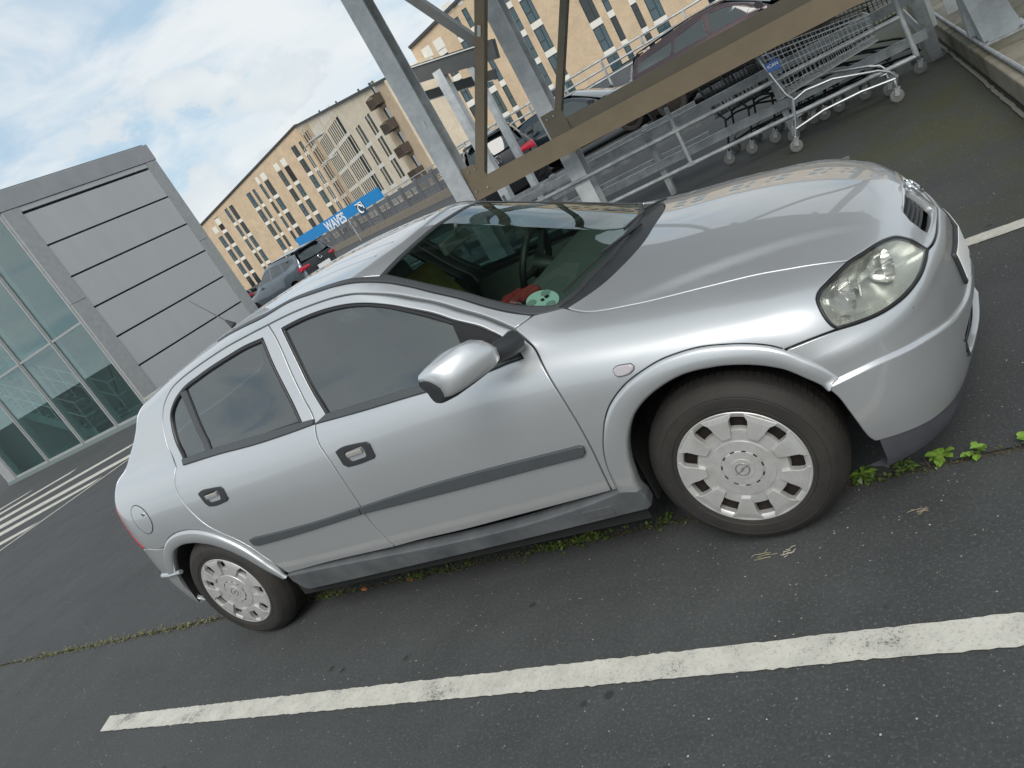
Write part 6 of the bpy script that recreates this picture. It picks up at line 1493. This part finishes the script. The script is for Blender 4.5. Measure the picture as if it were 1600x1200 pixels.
# left wing, facing the deck at y=107
wins = []; bands = []
Lcols = [(-114.4, .7, 2, 2), (-110.9, 1.2, 1, 2), (-109.05, 1.2, 1, 3), (-105.45, .8, 2, 3), (-104.05, 1.05, 1, 3), (-98.7, 1.15, 1, 3), (-96.9, .68, 2, 3), (-94.8, .68, 2, 3), (-93.4, 1.2, 1, 3), (-89.6, 1.1, 1, 3), (-87.7, 1.15, 1, 3), (-84.1, 1.15, 1, 4), (-82.1, .65, 2, 4)]
for i, (x, w, kd, nf) in enumerate(Lcols):
    for k in range(-1, nf+1):
        z = 2.80+2.97*k+.02; h = 2.30; pm_ = pick(.5 if k < 1 else .25)
        tz = 14.4+.136*(x+114.5)
        if k == 3: h = min(2.85, tz-.9-z)
        if k == 4: h = 1.9
        if z+h > tz-.3 or h < .8: continue
        if k == nf and i in (2, 10): pm_ = M_p4
        wins.append((x+116, z, w, h, kd, pm_)); bands.append((x+116-.03, z-.60, w+.06, .57))
    if i in (1, 2, 7, 8, 9, 10): bands.append((x+116, 2.82+2.97*3+(2.95 if i > 2 else .0)+.05 if i > 2 else 11.85 if i == 1 else 12.85, w, 1.25))
facade('apartment_block', 'sand brick wing with a rising roofline, far left behind the tower', -116, 107, 0, [(0, -6), (35.3, -6), (35.3, 18.95), (0, 14.2)], wins, bands, M_brick)
# middle wing runs obliquely back from the right; pale facade of narrow slots, brick end with balconies
wins = []; bands = []
for i in range(14):
    s = 9.4+i*1.28
    if i in (6,): continue
    for k in range(0, 4):
        z = 2.6+2.98*k; h = 2.45
        wins.append((s, z, .55, h, 2 if i % 3 else 3, pick(.3))); 
        if i % 2 == 0: bands.append((s-.03, z-.52, 2.0, .50))
    bands.append((s, 2.6+2.98*4+.1, .5, 1.3))
for s, w in ((26.5, 1.0), (28.0, .8), (32.4, .9), (33.8, 1.1), (38.8, .9), (40.2, 1.0)):
    for k in range(0, 4):
        z = 2.6+2.98*k; h = 2.45
        if z+h > 17.6-.13*s: continue
        wins.append((s, z, w, h, 1 if w > .95 else 2, pick(.35))); bands.append((s-.03, z-.52, w+.5, .50))
for s, w in ((1.2, 1.1), (3.4, 1.2), (5.4, .7)):
    for k in range(0, 5):
        z = 2.6+2.98*k
        if z+2.4 > 18.2: continue
        wins.append((s, z, w, 2.4, 1, pick(.2))); bands.append((s-.03, z-.56, w+.06, .53))
for k in range(0, 4):
    wins.append((47.2, 1.9+2.98*k-.2, 1.5, 2.35, 0, M_p2))
rzM = math.atan2(-.66, .76)
Mid = facade('apartment_block', 'oblique middle wing with a pale slotted facade and brown balconies at its end', -80.71, 107, rzM, [(0, -6), (52.5, -6), (52.5, 11.9), (0, 18.85)], wins, bands, M_brickp)
m = MB(); m.box(44.2, 52.55, -.06, -.002, -6, 1.59); m.build('brick_end', M_brick, Mid)
for k in range(0, 4):
    z = 1.7+2.98*k; z1 = z+2.98; m = MB()
    m.box(44.2, 47.15, -.06, -.002, z-.1, min(z1, 12.1)-.1); m.box(48.75, 52.55, -.06, -.002, z-.1, min(z1, 11.95)-.1)
    if k < 3: m.box(47.15, 48.75, -.06, -.002, z+2.36, z+2.88)
    m.build('brick_end', M_brick, Mid)
for s0, s1 in ((-.1, 1.15), (2.35, 3.35), (4.65, 5.35), (6.15, 9.0)): m = MB(); m.box(s0, s1, -.05, -.002, -6, 17.6); m.build('brick_strip', M_brick, Mid)
for k in range(0, 4):
    z = 1.65+2.98*k; s = 46.4
    b = MB(); b.box(s, s+3.0, -1.2, -.07, z-.15, z); b.build('balcony', M_bal, Mid)
    b = MB()
    for q_ in range(9): b.box(s+q_*.375-.03, s+q_*.375+.03, -1.2, -1.16, z+.02, z+.95)
    b.box(s, s+3.0, -1.22, -1.15, z+.95, z+1.02); b.box(s-.02, s+.02, -1.2, -.07, z+.02, z+1.0); b.box(s+2.98, s+3.02, -1.2, -.07, z+.02, z+1.0); b.build('balustrade', M_bal, Mid)
for s in (17, 28, 40, 45): m = MB(); m.box(s, s+.2, .6, .8, 18.6-.132*s, 19.35-.132*s); m.build('roof_vent', M_roof, Mid)
# return wall with balconies beside the right block
Rt = empty('apartment_wall', (-46, 86, 0), 0, 'recessed brick wall with brown balconies between the two apartment wings', 'building')
m = MB(); m.box(-3, 9, 0, 6, -6, 10.4); m.build('wall', M_brick, Rt)
for k in range(0, 3):
    z = 1.65+2.98*k
    m = MB(); m.box(3.4, 6.4, -1.3, -.02, z-.15, z+.95); m.build('balcony', M_bal, Rt)
    m = MB(); m.box(3.9, 5.9, -.02, .02, z+.96, z+2.3); m.build('balcony_door', M_p2, Rt)

# ---- parked cars beyond the bay: same construction, other shapes and colours
def far_car(name, lab, X, Y, rz, col, kind):
    """kind 'suv', 'estate' or 'saloon': body function with its own roof and tail"""
    b = {k: (list(v) if isinstance(v, list) else v) for k, v in B.items()}
    zs_ = {'suv': 1.17, 'estate': 1.10, 'saloon': 1.04}[kind]
    b['px'] = [-.75, -.5, -.1, .4, 1.2, 2.1, 2.7, 3.05, 3.4]
    if kind == 'suv': b['hx'] = [-.70, -.66, -.58, -.52, -.44]; b['ox'] = [-.7, -.5, -.2, .1, .5, .9, 1.3, 1.6, 1.8]; b['oz'] = [1.31, 1.335, 1.365, 1.385, 1.40, 1.40, 1.378, 1.342, 1.315]
    if kind == 'estate': b['hx'] = [-.70, -.66, -.50, -.42, -.34]; b['oz'] = [1.27, 1.30, 1.335, 1.365, 1.39, 1.40, 1.378, 1.342, 1.315]
    CUR['b'] = b
    R = empty(name, (X, Y, 0), rz, lab, 'car'); R.scale = (1.04, 1.05, zs_)
    pt = paint('paint_'+name+str(len(MATS))+lab[:6], col, .3, .6, .05)
    M_bk = M_black; gl = mat('far_car_glass', (.02, .03, .032), .04, 0, coat=1.0); M_lamp = M_red
    res = .09
    def side_poly(pts): return surf(SIDE, [(x, -.8, z) for x, z in pts])
    tz = 1.20 if kind != 'suv' else 1.24
    xr = -.42 if kind != 'saloon' else .0
    winA = side_poly([(1.12, .97), (1.95, .96), (1.52, 1.21), (1.15, 1.27)]); winB = side_poly([(.38, .99), (1.04, .975), (1.05, 1.27), (.50, tz)]); winC = side_poly([(xr+.06, 1.01), (.32, 1.0), (.42, tz-.01), (xr+.14, tz-.06)])
    def wheelcut(cx, r, a0, a1, n=12): return [(cx+r*math.cos(math.radians(a)), .30+r*math.sin(math.radians(a))) for a in np.linspace(a0, a1, n)]
    body_ol = [(-.50, .28)]+wheelcut(0, .37, 185, -5)+wheelcut(2.606, .38, 185, -5)+[(3.05, .28), (3.08, .60), (2.9, .80), (2.2, .93)]
    lower = surf(FEND, [(x, -.84, z) for x, z in body_ol]+[(2.05, -.66, .985), (1.6, -.56, 1.23), (1.3, -.53, 1.325), (.8, -.53, 1.34), (.2, -.53, 1.32 if kind == 'suv' else 1.28), (xr+.02, -.53, tz+.02), (-.50, -.60, 1.05), (-.56, -.70, .9)])
    o, o2 = panel('body_side', lower, FEND, pt, R, gap=.001, bev=.003, res=res, holes=[winA, winB, winC], both=True)
    for w in (winA, winB, winC): panel('window_pane', w, SIDE, gl, R, gap=0, bev=.002, depth=.02, off=-.004, res=.12, both=True)
    panel('roof', surf(TOPP, [(1.50, -.40, 1.33), (1.52, 0, 1.35), (1.50, .40, 1.33), (.8, .49, 1.36), (-.1, .46, 1.35), (-.30, .40, 1.33), (-.34, 0, 1.33), (-.30, -.40, 1.33), (-.1, -.46, 1.35), (.8, -.49, 1.36)]), TOPP, pt, R, gap=.0, res=.1, bev=.003)
    panel('bonnet', surf(HOODP, [(2.35, 0, .95), (2.22, -.55, .92), (2.6, -.64, .86), (3.05, -.58, .74), (3.24, -.3, .66), (3.28, 0, .66), (3.24, .3, .66), (3.05, .58, .74), (2.6, .64, .86), (2.22, .55, .92)]), HOODP, pt, R, res=.1)
    panel('windscreen', surf(SCREEN, [(1.52, 0, 1.33), (1.50, -.42, 1.31), (2.16, -.60, .94), (2.30, -.3, .955), (2.34, 0, .96), (2.30, .3, .955), (2.16, .60, .94), (1.50, .42, 1.31)]), SCREEN, gl, R, gap=.002, res=.12, bev=.002)
    panel('front_bumper', surf(FCYL, [(3.0, -.80, .30), (3.0, -.79, .62), (3.24, -.4, .64), (3.3, 0, .64), (3.24, .4, .64), (3.0, .79, .62), (3.0, .80, .30), (3.2, .5, .26), (3.3, 0, .24), (3.2, -.5, .26)]), FCYL, pt, R, res=.1)
    tg = panel('tailgate', surf(RCYL, [(-.60, -.66, .95), (-.6, -.66, .50), (-.64, 0, .48), (-.6, .66, .50), (-.60, .66, .95), (-.62, 0, .96)]), RCYL, M_bk if kind == 'suv' else pt, R, gap=.002, res=.1)[0]
    zt = 1.27 if kind == 'suv' else 1.22
    panel('rear_window', surf(HATCH, [(-.5, -.56, 1.0), (-.45, -.50, zt-.06), (-.40, -.38, zt), (-.40, .38, zt), (-.45, .50, zt-.06), (-.5, .56, 1.0), (-.6, .3, .985), (-.6, -.3, .985)]), HATCH, gl, R, gap=.0, res=.12)
    panel('rear_bumper', surf(RCYL, [(-.42, -.80, .60), (-.42, -.80, .28), (-.64, 0, .24), (-.42, .80, .28), (-.42, .80, .60), (-.6, .66, .48), (-.66, 0, .47), (-.6, -.66, .48)]), RCYL, pt, R, res=.1)
    panel('tail_lamp', surf(RCYL, [(-.46, -.78, .90), (-.46, -.78, .76), (-.6, -.42, .80), (-.6, -.42, .87)]), RCYL, M_lamp, R, gap=0, bev=.004, depth=.01, off=.008, res=.05, both=True)
    m = MB(); m.box(-.62, -.36, -.52, .52, zt+.025, zt+.055); m.build('roof_spoiler', M_bk, R)
    m = MB(); c = surf(RCYL, [(-.64, 0, .88)])[0]; m.tube([(c[0]-.022, .0+.062*math.cos(t), .88+.062*math.sin(t)) for t in np.linspace(0, 2*math.pi, 21)[:-1]], .009, 6, closed=True)
    m.tube([(c[0]-.022, y, .88+z) for y, z in ((-.04, .045), (-.02, -.045), (0, .0), (.02, -.045), (.04, .045))], .007, 5); m.build('badge', M_chrome, R)
    if kind == 'suv':
        m = MB(); m.box(c[0]-.03, c[0]-.015, -.26, .26, .60, .71); p = m.build('number_plate', M_letter, R)
        MT = Matrix.Translation((c[0]-.032, 0, .655)) @ Matrix.Rotation(-math.pi/2, 4, 'Z') @ Matrix.Rotation(math.pi/2, 4, 'X')
        if '21 933' in lab: text_mesh('21 933', .10, 'plate_text', M_black, p, MT, .001)
    for s in (-1, 1):
        m = MB(); m.tube([(2.02, s*.84, .99), (2.0, s*1.0, 1.0)], [.055, .06], 10); m.build('side_mirror', M_bk, R, smooth=True)
        for cx in (0, 2.606):
            w = MB(); w.lathe([(.0, .02), (.20, .02), (.21, .03), (.28, .03), (.30, 0), (.30, -.16), (.2, -.18)], (cx, s*.80, .30), 'y', 32, sx=-s if s > 0 else 1); wh = w.build('wheel', M_rub, R, smooth=True)
            w = MB(); w.lathe([(0, .035), (.06, .035), (.19, .024), (.2, .018)], (cx, s*.80, .30), 'y', 10, sx=-s if s > 0 else 1); w.build('rim', M_capdk, wh)
    m = MB(); m.box(-.45, 3.0, -.70, .70, .2, .60); m.build('floor_pan', M_dark, R)
    m = MB(); m.box(-.3, 2.0, -.50, .50, .61, .70); m.bar((.4, 0, .7), (.3, 0, 1.1), 1.0, .12, up=(1, 0, .2)); m.build('seats', M_int, R)
    CUR['b'] = B
    return R
a = at(478, 398, 24.5)
far_car('parked_suv', 'grey compact SUV with a black tailgate and red lamps, beside the tower', a.x-.3, a.y+.2, math.radians(168), (.16, .19, .22), 'suv')
a = at(772, 238, 15.5); r_ = math.radians(116)
far_car('parked_suv', 'black SUV seen from behind through the truss, plate 21 933', a.x+.70*math.cos(r_), a.y+.70*math.sin(r_), r_, (.022, .026, .034), 'suv')
a = at(911, 139, 17.0)
far_car('parked_saloon', 'dark blue car side-on behind the brown truss diagonal, nose to the right', a.x-2.1, a.y+1.0, math.radians(1), (.012, .022, .034), 'saloon')
a = at(1185, 15, 13.4)
far_car('parked_estate', 'dark purple estate with red rear lamps above the brown beam', a.x-2.1, a.y+1.0, math.radians(2), (.026, .011, .015), 'estate')
a = at(372, 440, 34)
far_car('parked_estate', 'dark car mostly hidden behind the tower corner, left of the grey SUV', a.x-1.0, a.y, math.radians(165), (.03, .035, .04), 'estate')
